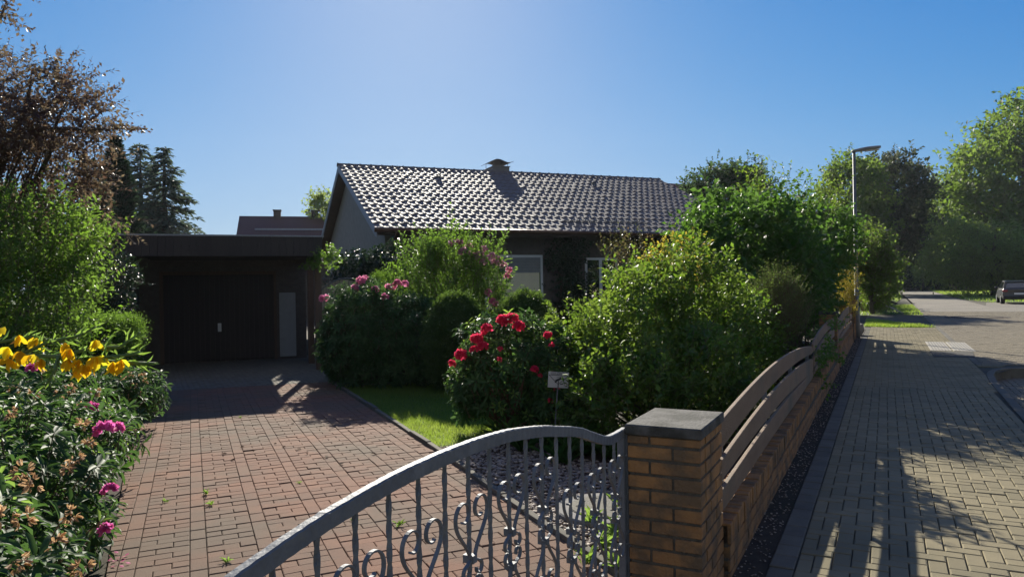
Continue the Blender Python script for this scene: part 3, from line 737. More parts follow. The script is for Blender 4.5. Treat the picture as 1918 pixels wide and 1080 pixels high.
# ================================================================== GATE PILLAR, WALL, FENCE
YB = mat('yellow_brick', (.42,.22,.085), (.26,.14,.06), rough=.85, scale=9, rnd=.6, bump=1.0, bscale=45, c3=(.13,.095,.06), s3=6.5, t3=(.42,.62))
MORT = mat('dark_mortar', (.15,.13,.10), (.08,.07,.055), rough=1, scale=25, bump=.6)
CAPM = mat('weathered_cap_concrete', (.085,.08,.072), (.135,.13,.115), rough=.9, scale=10, bump=.8, bscale=55, c3=(.04,.04,.032), s3=7, t3=(.45,.62))
def brick_pillar(name, s0, n0, ls, ln, zt, label, cat='pillar', course=.0765, grp=None, m=YB, cap=.055):
    th = thing(name, sn(s0+ls/2, n0+ln/2), label, cat, grp); mo = MB(); br = MB()
    mo.box(FS, n0+.008, n0+ln-.008, s0+.008, s0+ls-.008, 0, zt-cap-.002)
    z = .0; k = 0; mj = .0135; rng = random.Random(int(s0*100)+7)
    while z < zt-cap-.03:
        z1 = min(z+course-mj, zt-cap-.004)
        for face in range(4):
            L = ln if face % 2 == 0 else ls; full = .235 if L < .45 else .225
            cuts = [0]; x = (.115 if k % 2 else full)
            if L-2*.0 > 0:
                while x < L-.05: cuts.append(x); x += full+mj
            cuts.append(L)
            for i in range(len(cuts)-1):
                a, b = cuts[i]+(mj/2 if i else 0), cuts[i+1]-(mj/2 if i < len(cuts)-2 else 0)
                d = .10; j = rng.uniform(-.0015, .0025)
                if face == 0: q = (n0+a, n0+b, s0-j, s0+d)
                elif face == 2: q = (n0+a, n0+b, s0+ls-d, s0+ls+j)
                elif face == 1: q = (n0+ln-.1-(j if 0 else 0), n0+ln+j+.0006, s0+max(a,.101), s0+min(b, ls-.101))
                else: q = (n0-j-.0006, n0+.1, s0+max(a,.101), s0+min(b, ls-.101))
                if q[1]-q[0] > .02 and q[3]-q[2] > .02: br.box(FS, q[0], q[1], q[2], q[3], z+.002, z1, 0, rng.random(), bev=.003)
        z += course; k += 1
    mo.build('mortar_core', MORT, th); br.build('brickwork', m, th)
    cp = MB(); cp.box(FS, n0-.012, n0+ln+.012, s0-.012, s0+ls+.012, zt-cap, zt, bev=.006); cp.build('cap', CAPM, th)
    return th
brick_pillar('gate_pillar', .0, .0, .525, .375, .93, 'square yellow brick gate pillar with a thick grey concrete cap', course=.0755)
brick_pillar('fence_pillar', 11.35, .06, .30, .32, 1.08, 'small brick fence pillar half way along the board fence', 'pillar')
brick_pillar('fence_pillar', 19.4, .02, .40, .40, 1.25, 'stone topped brick pillar at the far end of the fence by the lamp', 'pillar')
def low_wall(s0, s1, label, zt0, zt1):
    th = thing('garden_wall', sn((s0+s1)/2, .3), label, 'wall', 'low brick walls under the board fence'); br = MB(); mo = MB(); rng = random.Random(int(s0*10))
    mo.add([FS(a, b, z) for z in (0, 1) for a, b in ((.19,s0),(.405,s0),(.405,s1),(.19,s1))], [])
    ztf = lambda s: zt0+(zt1-zt0)*(s-s0)/(s1-s0)
    mo.v = []; mo.add([FS(.215,s0,0),FS(.395,s0,0),FS(.395,s1,0),FS(.215,s1,0),FS(.215,s0,ztf(s0)-.012),FS(.395,s0,ztf(s0)-.012),FS(.395,s1,ztf(s1)-.012),FS(.215,s1,ztf(s1)-.012)], [(3,2,1,0),(4,5,6,7),(0,1,5,4),(1,2,6,5),(2,3,7,6),(3,0,4,7)])
    s = s0
    while s < s1-.03:       # bricks on edge along the top
        zt = ztf(s)+rng.uniform(-.004,.004); br.box(FS, .20, .412+rng.uniform(-.004,.004), s, s+.066, max(.01, zt-.118), zt, 0, rng.random(), bev=.004); s += .0765
    z = ztf(s0)-.118-.012; k = 0
    while z > -.03:
        s = s0 - (.12 if k % 2 else 0)
        while s < s1-.03: 
            a = max(s, s0); b = min(s+.228, s1)
            if b-a > .03: br.box(FS, .203, .409+rng.uniform(-.002,.002), a, b, max(-.02, z-.064), z, 0, rng.random(), bev=.003)
            s += .24
        z -= .076; k += 1
    mo.build('mortar_core', MORT, th); br.build('brickwork', YB, th); return th
low_wall(.54, 11.34, 'low yellow brick wall with an upright brick coping beside the gate pillar', .30, .42)
low_wall(11.68, 19.38, 'low brick wall beyond the small fence pillar, running up to the lamp', .42, .44)
PLANK = mat('weathered_fence_board', (.185,.125,.08), (.25,.18,.12), rough=.75, scale=3.0, bump=.5, bscale=30, stretch=(1.0,1.0,3.0), rnd=.3, c3=(.13,.12,.09), s3=1.5)
def plank_fence(s0, s1, label, seed, ends):
    th = thing('board_fence', sn((s0+s1)/2, .32), label, 'fence', 'arched board fence panels'); rng = random.Random(seed); n = 30
    for (t0, t1, tm, b0, b1, bm) in ends:
        mb = MB(); vs = []; q = Vector((N_[0]*.026, N_[1]*.026, 0)); zz = Vector((0,0,1))
        for i in range(n+1):
            f = i/n; p = sn(s0+(s1-s0)*f, .309+.002*math.sin(f*9+seed)); ar = 4*f*(1-f); r = min(1, min(f, 1-f)*(s1-s0)/.05)
            a = b0+(b1-b0)*f+bm*ar+.02*(1-r); b = t0+(t1-t0)*f+tm*ar-.02*(1-r)
            vs += [p+zz*a, p+q+zz*a, p+q+zz*b, p+zz*b]
        fs = [(4*i+j, 4*i+(j+1)%4, 4*i+4+(j+1)%4, 4*i+4+j) for i in range(n) for j in range(4)] + [(3,2,1,0), tuple(4*n+j for j in range(4))]
        mb.add(vs, fs, 0, rng.random()); mb.build('board', PLANK, th, bevel=.004)
    for s in np.linspace(s0+.35, s1-.35, 4 if s1-s0 > 5 else 3):
        mb = MB(); f = (s-s0)/(s1-s0); e = ends[0]; zt = e[0]+(e[1]-e[0])*f+e[2]*4*f*(1-f)-.05
        mb.box(FS, .27, .306, s-.02, s+.02, .30, zt); mb.build('upright', IRON, th)
    return th
PB = [(.83,.80,.125,.67,.70,.10), (.60,.64,.10,.49,.46,.07), (.43,.475,.055,.31,.388,.0)]
plank_fence(.53, 6.75, 'fence panel of three arched brown boards next to the gate pillar', 1, PB)
plank_fence(6.80, 11.33, 'ivy draped arched board panel before the small brick fence pillar', 2, [(.84,.95,.08,.70,.82,.06), (.64,.76,.07,.50,.62,.05), (.46,.56,.05,.40,.46,.0)])
plank_fence(11.70, 19.38, 'farthest arched board panel, ending at the street lamp', 3, [(.78,.93,.13,.62,.77,.11), (.56,.71,.11,.45,.58,.08), (.42,.52,.06,.40,.44,.0)])
# ================================================================== WROUGHT IRON GATE
gt = thing('wrought_iron_gate', sn(-1.6, -.03), 'grey wrought iron driveway gate with an arched rail and scrolls', 'gate')
S3 = Vector((S_[0], S_[1], 0)); N3 = Vector((N_[0], N_[1], 0)); GN = -.035
gpt = lambda s, z, dn=0.0: sn(s, GN+dn, z)
railz = lambda s: .905 if s > -.26 else (.905 + .235*max(0, math.sin(math.pi*min(1, max(0, (-.26-s)/2.72))))**.62 if s > -2.98 else .905)
rp = [(.04,.906),(-.10,.904),(-.19,.903),(-.245,.906),(-.30,.918)]
rp = [(.055,.905),(-.12,.900),(-.20,.898),(-.25,.905)]
s = -.30
tab = [(-.32,.93),(-.6,1.02),(-.96,1.09),(-1.26,1.13),(-1.51,1.143),(-1.72,1.143),(-1.95,1.135),(-2.11,1.12),(-2.28,1.10),(-2.42,1.075),(-2.54,1.05),(-2.75,.99),(-2.98,.92),(-3.1,.905),(-3.3,.905)]
def rz(s):
    if s > -.32: return .90 if s > -.2 else .90+(-.2-s)/.12*.03
    for (a, za), (b, zb) in zip(tab, tab[1:]):
        if b <= s <= a: return za+(zb-za)*(a-s)/(a-b)
    return .905
pts_ = []; s = .055
while s > -3.3:
    z = (rz(s-.04)+rz(s)+rz(s+.04))/3; pts_.append(gpt(s, z-.022+RNG.normal(0,.0006))); s -= .02
mb = MB(); vs = []
for i, p in enumerate(pts_):
    d = (pts_[min(i+1,len(pts_)-1)]-pts_[max(0,i-1)]).normalized(); t = Vector((0,0,1)) - d*d.z; t.normalize()
    wv = N3*(.0155+(.0012 if i % 2 else -.0004)); hv = t*.022; e = .004
    vs += [p+wv-hv*1, p+wv+hv*.8, p+wv*.7+hv, p-wv*.7+hv, p-wv+hv*.8, p-wv-hv]
fs = [(6*i+j, 6*i+(j+1)%6, 6*i+6+(j+1)%6, 6*i+6+j) for i in range(len(pts_)-1) for j in range(6)] + [(5,4,3,2,1,0), tuple(6*(len(pts_)-1)+j for j in range(6))]
mb.add(vs, fs); mb.build('top_rail', IRON, gt)
def twisted(mb, s, z0, z1, hw_=.0068, dn=0.0, tw=.5):
    n = max(4, int((z1-z0)/.02)); 
    mb.tube([gpt(s+RNG.normal(0,.0004), z0+(z1-z0)*i/n, dn) for i in range(n+1)], hw_*1.3, 4, twist=tw)
barS = [-.118-.1435*k for k in range(22)]
for k, s in enumerate(barS):
    mb = MB(); twisted(mb, s, .09, rz(s)-.038); mb.build('bar', IRON, gt)
mb = MB(); mb.band([gpt(.0,.075), gpt(-3.3,.075)], .006, .018, N3); mb.build('bottom_rail', IRON, gt)
mb = MB(); mb.band([gpt(.0,.10), gpt(.0,.50), gpt(.0,.86)], .018, .018, N3); o = mb.build('hinge_stile', IRON, gt, bevel=.003)
mb = MB(); mb.band([gpt(-3.27,.10), gpt(-3.27,.50), gpt(-3.27,.88)], .018, .018, N3); o = mb.build('lock_stile', IRON, gt, bevel=.003)
def spiral(c_s, c_z, r0, r1, a0, turns, mirror, n=22):
    out = []
    for i in range(n+1):
        f = i/n; a = a0+turns*2*math.pi*f; r = r0+(r1-r0)*f
        out.append((c_s+mirror*math.cos(a)*r, c_z+math.sin(a)*r))
    return out
def motif(s, zc, topz, up):
    """a heart of two scrolls on collar zc; up=+1 opens upwards; small curls on the other side"""
    mb = MB(); H = abs(topz-zc); R_ = .050
    for mr in (1, -1):
        # big curl at the far end, arm running down to the collar
        arc = []
        for i in range(23):
            f = i/22; a = 2*math.pi*.84*f; r = R_*(1-.58*f)
            arc.append((s+mr*(.052+math.cos(a)*r), zc+up*(H-R_+math.sin(a)*r)))
        arm = []; ex = .052+R_; ez = H-R_
        for i in range(11):
            f = i/10; arm.append((s+mr*(.012*(1-f)**3+3*f*(1-f)**2*.030+3*f*f*(1-f)*(ex+.006)+f**3*ex), zc+up*(3*f*(1-f)**2*ez*.40+3*f*f*(1-f)*ez*.62+f**3*ez)))
        pl = arm[:-1]+arc
        mb.band([gpt(a, b, .012) for a, b in pl], .0062, .0028, N3)
        sc = []
        for i in range(19):
            f = i/18; a = math.pi*.5+2*math.pi*.80*f; r = .026*(1-.5*f)
            sc.append((s+mr*(.038+math.cos(math.pi-a)*r), zc-up*(.040-math.sin(a)*r)))
        mb.band([gpt(s+mr*.012, zc-up*.002, .012)]+[gpt(a, b, .012) for a, b in sc], .0062, .0028, N3)
    mb.band([gpt(s, zc-.013, .002), gpt(s, zc+.013, .002)], .020, .013, N3)
    return mb
for k, s in enumerate(barS):
    if k % 2: continue
    hi = .96 if 6 <= k <= 16 else .785
    zc = hi-.205
    motif(s, zc, hi, 1).build('scroll', IRON, gt)
    if zc-.125 > .2: motif(s, zc-.125, zc-.125-.205, -1).build('scroll', IRON, gt)
mb = MB(); mb.tube([gpt(.026,.0,.02), gpt(.026,.87,.02)], .021, 4, twist=0); mb.tube([gpt(.026,.87,.02), gpt(.026,.90,.02)], [.026,.004], 4); 
mb.build('gate_post', IRON, gt)
for z in (.30, .76):
    mb = MB(); mb.tube([gpt(.0,z,.0), gpt(.028,z,.04), gpt(.05,z,.06)], .009, 8); mb.tube([gpt(.028,z-.03,.035), gpt(.028,z+.03,.035)], .013, 10); mb.build('hinge', IRON, gt)

# ================================================================== STREET THINGS
def street_lamp(base, h, reach, label, ang=-8, tilt=0):
    th = thing('street_lamp', base, label, 'street lamp', 'street lamps'); b = Vector(base)
    mb = MB(); mb.tube([b, b+Vector((0,0,.9)), b+Vector((0,0,.92)), b+Vector((0,0,h-.02))], [.085,.08,.055,.042], 14); mb.build('pole', STEEL, th, smooth=True)
    z = h*.42
    for zz_ in (z, z+.5): mb = MB(); mb.tube([b+Vector((0,0,zz_)), b+Vector((0,0,zz_+.03))], .058, 12); mb.build('clamp_band', IRON, th)
    c, s_ = math.cos(R(ang)), math.sin(R(ang)); mb = MB(); vs = []; n = 12
    for i in range(n+1):
        f = i/n; x = -.06+f*reach; wdt = .055+.06*math.sin(min(1,f*1.25)*math.pi*.62) if f < .9 else .10*(1-f)/.1+.02
        ht = .05+.03*math.sin(f*math.pi); zz = h-.02+.10*f
        for j in range(10):
            a = 2*math.pi*j/10; vs.append(b+Vector((c*x-s_*wdt*math.cos(a), s_*x+c*wdt*math.cos(a), zz+ht*math.sin(a)*(1 if math.sin(a) > 0 else .45))))
    fs = [(10*i+j, 10*i+(j+1)%10, 10*i+10+(j+1)%10, 10*i+10+j) for i in range(n) for j in range(10)]+[tuple(range(10))[::-1], tuple(10*n+j for j in range(10))]
    mb.add(vs, fs); hd = mb.build('lamp_head', mat('grey_lamp_housing', (.24,.24,.23), (.18,.18,.175), rough=.5, scale=8), th, smooth=True)
    mb = MB(); x0, x1 = .38*reach, .86*reach
    mb.add([b+Vector((c*x-s_*w_, s_*x+c*w_, h+.06*(x/reach)+dz)) for (x, w_, dz) in ((x0,-.07,-.022),(x1,-.06,-.022),(x1,.06,-.022),(x0,.07,-.022),(x0,-.05,-.055),(x1,-.04,-.05),(x1,.04,-.05),(x0,.05,-.055))],
           [(0,1,2,3),(7,6,5,4),(0,4,5,1),(1,5,6,2),(2,6,7,3),(3,7,4,0)])
    mb.build('lens', mat('lamp_lens', (.55,.56,.55), (.5,.5,.5), rough=.2), th)
    return th
street_lamp((10.08, 21.1, 0), 5.46, .80, 'tall grey street lamp at the end of the board fence')
lb = P(1646, 530, 56); street_lamp((lb.x, 56, 0), 5.5, .85, 'distant street lamp showing behind the leaves, far down the street')
# paving inlays
def inlay(name, q, z, m): 
    mb = MB(); mb.hexa([FS(a,b,-.01) for b,a in q]+[FS(a,b,z) for b,a in q]); return setattrs(mb.build(name, m, bevel=.003), kind='structure')
ASPH = mat('asphalt_patch', (.06,.058,.05), (.09,.085,.075), rough=.9, scale=30, bump=.6, bscale=150)
inlay('asphalt_patch', [(14.3,2.1),(14.35,2.85),(15.75,2.95),(15.7,2.1)], .006, ASPH)
def cover(s0, s1, n0, n1, label):
    th = thing('shaft_cover', sn((s0+s1)/2,(n0+n1)/2), label, 'cover', 'studded shaft covers'); mb = MB()
    mb.box(FS, n0, n1, s0, s1, -.01, .008, bev=.003); mb.build('slab', mat('pale_cover_concrete', (.36,.34,.29), (.29,.27,.23), rough=.85, scale=9), th)
    mb = MB(); nx, ny = 6, 12
    for i in range(nx):
        for j in range(ny):
            a = n0+.03+(n1-n0-.06)*(i+.5)/nx; b = s0+.05+(s1-s0-.1)*(j+.5)/ny; mb.box(FS, a-.018, a+.018, b-.03, b+.03, .0081, .014, bev=.002)
    mb.build('studs', mat('cover_stud', (.42,.40,.35), (.36,.34,.3), rough=.8), th)
cover(15.9, 18.6, 2.12, 2.55, 'pale studded shaft cover nearest the fence, flush in the pavement')
cover(15.9, 18.6, 2.58, 3.02, 'pale studded shaft cover on the road side of its twin')
mb = MB(); cs = sn(33.5, 4.7); n = 40
for i in range(n):
    a, b = 2*math.pi*i/n, 2*math.pi*(i+.86)/n
    for r0, r1 in ((.62,.72),(.80,.90)):
        mb.hexa([cs+Vector((r*math.cos(t)*1.35, r*math.sin(t)*1.35, z)) for z in (-.01,.012) for r, t in ((r0,a),(r1,a),(r1,b),(r0,b))], 0, RNG.random())
setattrs(mb.build('manhole', mat('dark_ring_stones', (.10,.08,.065), (.06,.05,.045), rough=.9, rnd=.6)), 'dark ring of stones round a manhole in the road', 'manhole')
# round lid in the pebble bed
lid = thing('manhole_cover', (.66,5.27,0), 'round concrete shaft lid lying in the pebble bed behind the gate', 'lid')
def disc(r, z0, z1, c=(.66,5.27), n=40, bev=.01):
    m = MB(); m.tube([Vector((c[0],c[1],z0)), Vector((c[0],c[1],z1-bev)), Vector((c[0],c[1],z1))], [r, r, r-bev], n); return m
disc(.37, -.02, .035).build('lid_frame', CONC, lid); 
disc(.27, .0351, .045).build('plate', mat('mossy_iron_lid', (.11,.105,.085), (.16,.15,.12), rough=.85, scale=12, bump=.7), lid)
mb = MB()
for i in range(10):
    mb = MB(); a = 2*math.pi*i/10; c_ = Vector((.66+math.cos(a)*.20, 5.27+math.sin(a)*.20, 0)); mb.tube([c_+Vector((0,0,.0452)), c_+Vector((0,0,.0475))], .022, 8); mb.build('vent_hole', DARK, lid)
# camera warning sign
sg = thing('warning_sign', P(1046,710,7.2), 'small white video camera warning sign tilted among the red rhododendron', 'sign')
base = P(1046, 711, 7.2); sx_ = Vector((.98,.17,-.09)).normalized(); sy_ = Vector((.085,.02,.99)).normalized(); snn = sx_.cross(sy_).normalized()
SP = lambda a, b, d=0: base + sx_*a + sy_*b + snn*d
SFR = lambda a, b, z=0.0: base + sx_*a + sy_*z + snn*(-b)
mb = MB(); mb.box(SFR, -.105, .105, 0, .004, -.079, .079, bev=.001); mb.build('panel', mat('white_sign_plate', (.50,.48,.45), (.43,.42,.40), rough=.5), sg)
INK = mat('black_print', (.03,.03,.035), (.04,.04,.04), rough=.5)
mb = MB()
def stroke(a0, b0, a1, b1, w_=.004):
    d = math.hypot(a1-a0, b1-b0); nx, ny = -(b1-b0)/d*w_/2, (a1-a0)/d*w_/2
    mb.add([SP(a0+nx,b0+ny,.0015), SP(a1+nx,b1+ny,.0015), SP(a1-nx,b1-ny,.0015), SP(a0-nx,b0-ny,.0015)], [(0,3,2,1)])
stroke(-.10,.045,.0,-.045,.005); stroke(.10,.045,.0,-.045,.005); stroke(-.10,.045,.10,.045,.004)    # triangle outline
stroke(.0,-.045,.0,-.08,.010)                                                                        # mast
stroke(-.03,-.012,.028,.018,.020); stroke(-.036,-.026,-.02,-.018,.012); stroke(.0,-.01,.002,-.04,.008) # camera body, lens, bracket
stroke(-.02,.022,.036,.034,.004)
for i in range(9):
    a = i*.7; stroke(.075+.014*math.cos(a), -.045+.014*math.sin(a), .075+.014*math.cos(a+.7), -.045+.014*math.sin(a+.7), .003)
stroke(.02,-.042,.05,-.036,.010)
mb.build('pictogram', INK, sg)
def text_part(body, size, pos, parent, m, name='lettering'):
    c = bpy.data.curves.new(name, 'FONT'); c.body = body; c.size = size; c.align_x = 'CENTER'; c.extrude = .0003
    t = bpy.data.objects.new(name, c); dg = bpy.context.evaluated_depsgraph_get(); COL.objects.link(t); bpy.context.view_layer.update()
    me = bpy.data.meshes.new_from_object(t.evaluated_get(bpy.context.evaluated_depsgraph_get())); bpy.data.objects.remove(t)
    M = Matrix((sx_, sy_, snn)).transposed().to_4x4(); me.transform(Matrix.Translation(pos) @ M); me.name = name
    me.materials.clear(); return link_mesh(name, me, m, parent)
text_part('Dieses Objekt wird', .021, SP(0,.066,.0012), sg, INK)
text_part('VIDEOÜBERWACHT', .019, SP(0,.049,.0012), sg, INK)
mb = MB(); mb.tube([SP(0,-.60,-.012), SP(0,.02,-.010)], .007, 6); mb.build('stake', IRON, sg)

# ---------------------------------------------------------------- parked car
def car():
    s_c, n_c = 57.5, 7.6
    c0 = P(1863, 560, 47.2); pos = Vector((33.9, 48.6, 0)); hd = R(90-27.4-2)
    th = thing('parked_car', pos, 'dark grey SUV parked at the right edge of the street, seen from behind', 'car')
    fx = Vector((math.cos(hd), math.sin(hd), 0)); fy = Vector((-fx.y, fx.x, 0))     # x forward, y left
    K = lambda x, y, z=0.0: pos + fx*x + fy*y + Vector((0,0,z))
    PAINT = mat('dark_car_paint', (.02,.019,.021), (.028,.026,.028), rough=.35, coat=.5, scale=3, spec=.6)
    BLK = mat('black_plastic', (.015,.015,.016), (.025,.025,.025), rough=.6); RUB = mat('tyre_rubber', (.012,.012,.012), (.02,.02,.02), rough=.9)
    RED = mat('red_lamp_glass', (.35,.02,.02), (.25,.02,.02), rough=.15, coat=1); CHR = mat('alloy', (.55,.56,.58), (.5,.5,.52), rough=.3, metal=.9)
    # lower body: cross sections from tail to nose
    sec = [(-2.20,.78,.42,.80),(-2.26,.84,.40,1.00),(-2.15,.90,.30,1.04),(-1.4,.93,.26,1.05),(0,.94,.24,1.02),(1.2,.93,.26,.99),(1.9,.88,.28,.92),(2.25,.74,.34,.78)]
    vs = []
    for x, hwid, zb, zt in sec:
        ring = [(-hwid*.93,zb),(-hwid,zb+.16),(-hwid*1.0,zb+.40),(-hwid*.965,zt-.06),(-hwid*.90,zt),(hwid*.90,zt),(hwid*.965,zt-.06),(hwid*1.0,zb+.40),(hwid,zb+.16),(hwid*.93,zb)]
        vs += [K(x, y, z) for y, z in ring]
    fs = [(10*i+j, 10*i+(j+1)%10, 10*i+10+(j+1)%10, 10*i+10+j) for i in range(len(sec)-1) for j in range(10)]+[tuple(range(10))[::-1], tuple(10*(len(sec)-1)+j for j in range(10))]
    mb = MB(); mb.add(vs, fs); b = mb.build('body', PAINT, th, smooth=True); m_ = b.modifiers.new('s', 'SUBSURF'); m_.levels = 2; m_.render_levels = 2
    # cabin
    cs = [(-2.02,.84,1.0),(-1.72,.70,1.46),(-1.0,.68,1.54),(.1,.67,1.52),(.5,.66,1.44),(1.15,.80,1.0)]
    vs = []
    for x, hwid, z in cs: vs += [K(x,-hwid,z), K(x,hwid,z)]
    for x, hwid, z in cs[1:5]: vs += [K(x,-.86,.99), K(x,.86,.99)]
    mb = MB(); mb.add([K(x, y*h, z) for x, h, z in cs for y in (-1, 1)], [(2*i, 2*i+1, 2*i+3, 2*i+2) for i in range(5)])
    for x0, h0, z0, x1, h1, z1 in [(*cs[i], *cs[i+1]) for i in range(5)]:
        for y in (-1, 1): mb.add([K(x0,y*h0,z0), K(x1,y*h1,z1), K(x1,y*.86,.98), K(x0,y*.86,.98)], [(0,1,2,3)])
    mb.build('cabin', PAINT, th)
    def pane(pts, nm): mb = MB(); mb.add([K(*p) for p in pts], [tuple(range(len(pts)))]); return mb.build(nm, GLASS, th)
    pane([(-2.008,-.68,1.05),(-2.008,.68,1.05),(-1.745,.58,1.43),(-1.745,-.58,1.43)][::-1], 'rear_window')
    for y in (-1, 1):
        pane([(-1.75,y*.865,1.04),(-1.55,y*.725,1.42),(-.35,y*.705,1.46),(-.35,y*.868,1.04)], 'side_window'); pane([(-.25,y*.868,1.04),(-.25,y*.705,1.46),(.42,y*.70,1.40),(.95,y*.86,1.04)], 'side_window')
    mb = MB(); mb.box(lambda a, b, z=0: K(a, b, z), -2.31, -2.16, -.86, .86, .30, .52, bev=.04); bm_ = mb.build('bumper', BLK, th)
    mb = MB(); mb.box(lambda a, b, z=0: K(a, b, z), -1.85, -1.60, -.66, .66, 1.50, 1.53, bev=.01); mb.build('roof_spoiler', PAINT, th)
    for y in (-1, 1):
        mb = MB(); mb.box(lambda a, b, z=0: K(a, b, z), -2.285, -2.10, min(y*.60,y*.90), max(y*.60,y*.90), .80, .94, bev=.03); mb.build('tail_light', RED, th)
        mb = MB(); mb.box(lambda a, b, z=0: K(a, b, z), .55, .75, min(y*.93,y*1.08), max(y*.93,y*1.08), 1.0, 1.14, bev=.04); mb.build('wing_mirror', PAINT, th)
        for x in (-1.38, 1.38):
            mb = MB(); mb.tube([K(x,y*.70,.33), K(x,y*.72,.33), K(x,y*.92,.33), K(x,y*.94,.33)], [.30,.34,.34,.30], 24)
            wl = mb.build('wheel', RUB, th, smooth=False); mb = MB(); mb.tube([K(x,y*.935,.33), K(x,y*.945,.33)], [.22,.20], 20); o = mb.build('rim', CHR, None); o.parent = wl
    mb = MB(); mb.box(lambda a, b, z=0: K(a, b, z), -2.335, -2.28, -.26, .26, .62, .73, bev=.004); mb.build('number_plate', WHITEP, th)
car()
# small lattice panels, brick pillar with slab, stone, far rail fence
bp = brick_pillar('brick_gatepost', 39.6, .0, 1.3, .55, 1.98, 'tall red brown brick pillar with a pale slab top beyond the lamp', 'pillar', course=.0833, m=mat('red_brown_brick', (.22,.11,.075), (.15,.085,.06), rough=.85, rnd=.6, scale=8), cap=.10)
def picket(o, d, L, h, n, label, grp=None):
    th = thing('wooden_fence', o, label, 'fence', grp); d = Vector(d).normalized(); u = Vector((0,0,1)); t = Vector((d.y,-d.x,0))
    q = lambda a, b, z=0.0: Vector(o)+d*a+t*b+u*z
    for z in (h*.25, h*.75):
        mb = MB(); mb.box(q, 0, L, 0, .03, z-.04, z+.04); mb.build('rail', WOODP, th)
    for i in range(n):
        mb = MB(); a = L*i/(n-1); mb.box(q, a-.04, a+.04, .031, .055, .02, h); mb.build('picket', WOODP, th)
    return th
pk = P(1778, 533, 95); picket((pk.x, 95, 0), (1,.05,0), 3.2, 1.0, 8, 'low dark wooden fence on the far meadow under the big tree')
vf = thing('trellis_panel', sn(43, 1.3), 'dark lattice panel leaning low beside the kerb before the brick pillar', 'trellis')
LW = mat('pale_lattice', (.42,.38,.33), (.33,.30,.26), rough=.8)
for i in range(9):
    for sg_ in (1, -1):
        mb = MB(); a = 37.5+i*1.1; p, q_ = sn(a, 1.95-.05*i, .02), sn(a+sg_*.9, 1.2-.05*i, .42)
        mb.tube([p, q_], .025, 4); mb.build('lath', LW, vf)
def stone(pos, r, label, grp='boulders at the end of the road', sq=.7, seed=0, m=None):
    import bmesh
    rng = random.Random(seed); bm = bmesh.new(); bmesh.ops.create_icosphere(bm, subdivisions=3, radius=r)
    dirs = [(Vector((rng.gauss(0,1), rng.gauss(0,1), rng.gauss(0,1))).normalized(), rng.uniform(.66,.9)) for _ in range(14)]
    for v in bm.verts:
        d = v.co.normalized()
        for k, lim in dirs:
            e = v.co.dot(k)-lim*r
            if e > 0: v.co -= k*e
        v.co.z *= sq; v.co += Vector(pos)+Vector((0,0,r*sq*.6))
    me = bpy.data.meshes.new('boulder'); bm.to_mesh(me); bm.free()
    return setattrs(link_mesh('boulder', me, m or mat('field_stone', (.22,.20,.17), (.14,.13,.11), rough=.9, scale=4, bump=.6)), label, 'boulder', grp)
STN = mat('grey_field_stone', (.20,.185,.16), (.13,.12,.105), rough=.9, scale=4, bump=.6)
stone(sn(21.0, .35), .33, 'squat boulder beside the foot of the nearer street lamp', None, .8, 5, STN)
for i, (u, r) in enumerate(((1697,.55),(1716,.5),(1737,.5),(1752,.45),(1672,.5))):
    p = G(u, 531.5 if u > 1690 else 531); k = 120/p.y if p.y > 0 else 1; q = P(u, 530, 118)
    stone((q.x, 118+i, -.1), r*1.1, ['first boulder of the row closing the road, by the hedge','second boulder closing the road end','middle boulder of the row at the road end','last boulder of the row, beside the meadow','small boulder at the foot of the dark hedge, road end'][i], 'boulders at the end of the road', .7, 20+i, STN)

# ================================================================== NEIGHBOURING HOUSES
ng = thing('neighbour_house', (-13.5, 42, 0), 'neighbouring house with a wide dull red roof and two chimneys behind the garage', 'house')
FN_ = frame(-15.5, 40.0, 15)
RT2 = mat('dull_red_tile', (.13,.07,.06), (.09,.055,.05), rough=.7, scale=14, bump=.8, bscale=9, stretch=(3,1,1))
mb = MB(); mb.box(FN_, 0.5, 15.5, .7, 7.6, 0, 3.6); mb.build('wall', BRICKD, ng)
mb = MB(); L = 16
mb.add([FN_(0,0,3.3),FN_(L,0,3.3),FN_(L,4.2,6.15),FN_(0,4.2,6.15),FN_(0,8.4,3.3),FN_(L,8.4,3.3),FN_(0,0,3.45),FN_(L,0,3.45),FN_(L,4.2,6.3),FN_(0,4.2,6.3),FN_(0,8.4,3.45),FN_(L,8.4,3.45)],
       [(6,7,8,9),(9,8,11,10),(0,3,2,1),(3,4,5,2),(0,1,7,6),(4,10,11,5),(0,6,9,3),(3,9,10,4),(1,2,8,7),(2,5,11,8)])
mb.build('roof', RT2, ng)
for a in (2.0, 4.25):
    mb = MB(); mb.box(FN_, a, a+.42, 3.9, 4.5, 5.9, 6.62); mb.box(FN_, a-.04, a+.46, 3.86, 4.54, 6.622, 6.68); mb.build('chimney', BRICKD, ng)
mb = MB(); mb.box(FN_, 1.0, 15, 2.6, 2.63, 5.32, 5.42); mb.build('snow_rail', FASC, ng)
r2 = thing('far_house', (14.5, 52, 0), 'house with a steep red roof peeping over the right end of the big roof', 'house')
pR = P(1284, 345, 50); FR2 = frame(pR.x, 50, 24)
mb = MB(); mb.box(FR2, -1.6, 1.6, -3.6, 3.6, 0, 5.0); mb.build('wall', mat('red_brick_wall', (.24,.10,.06), (.18,.08,.05), rough=.85), r2)
mb = MB(); z1 = pR.z; z0 = z1-3.1
mb.add([FR2(-2,-4.2,z0),FR2(1.8,-4.2,z0),FR2(1.8,0,z1),FR2(-2,0,z1),FR2(-2,4.2,z0),FR2(1.8,4.2,z0)], [(0,1,2,3),(3,2,5,4),(0,3,4),(1,5,2)]); mb.build('roof', mat('orange_tile', (.26,.12,.075), (.19,.09,.06), rough=.7, bump=.6), r2)

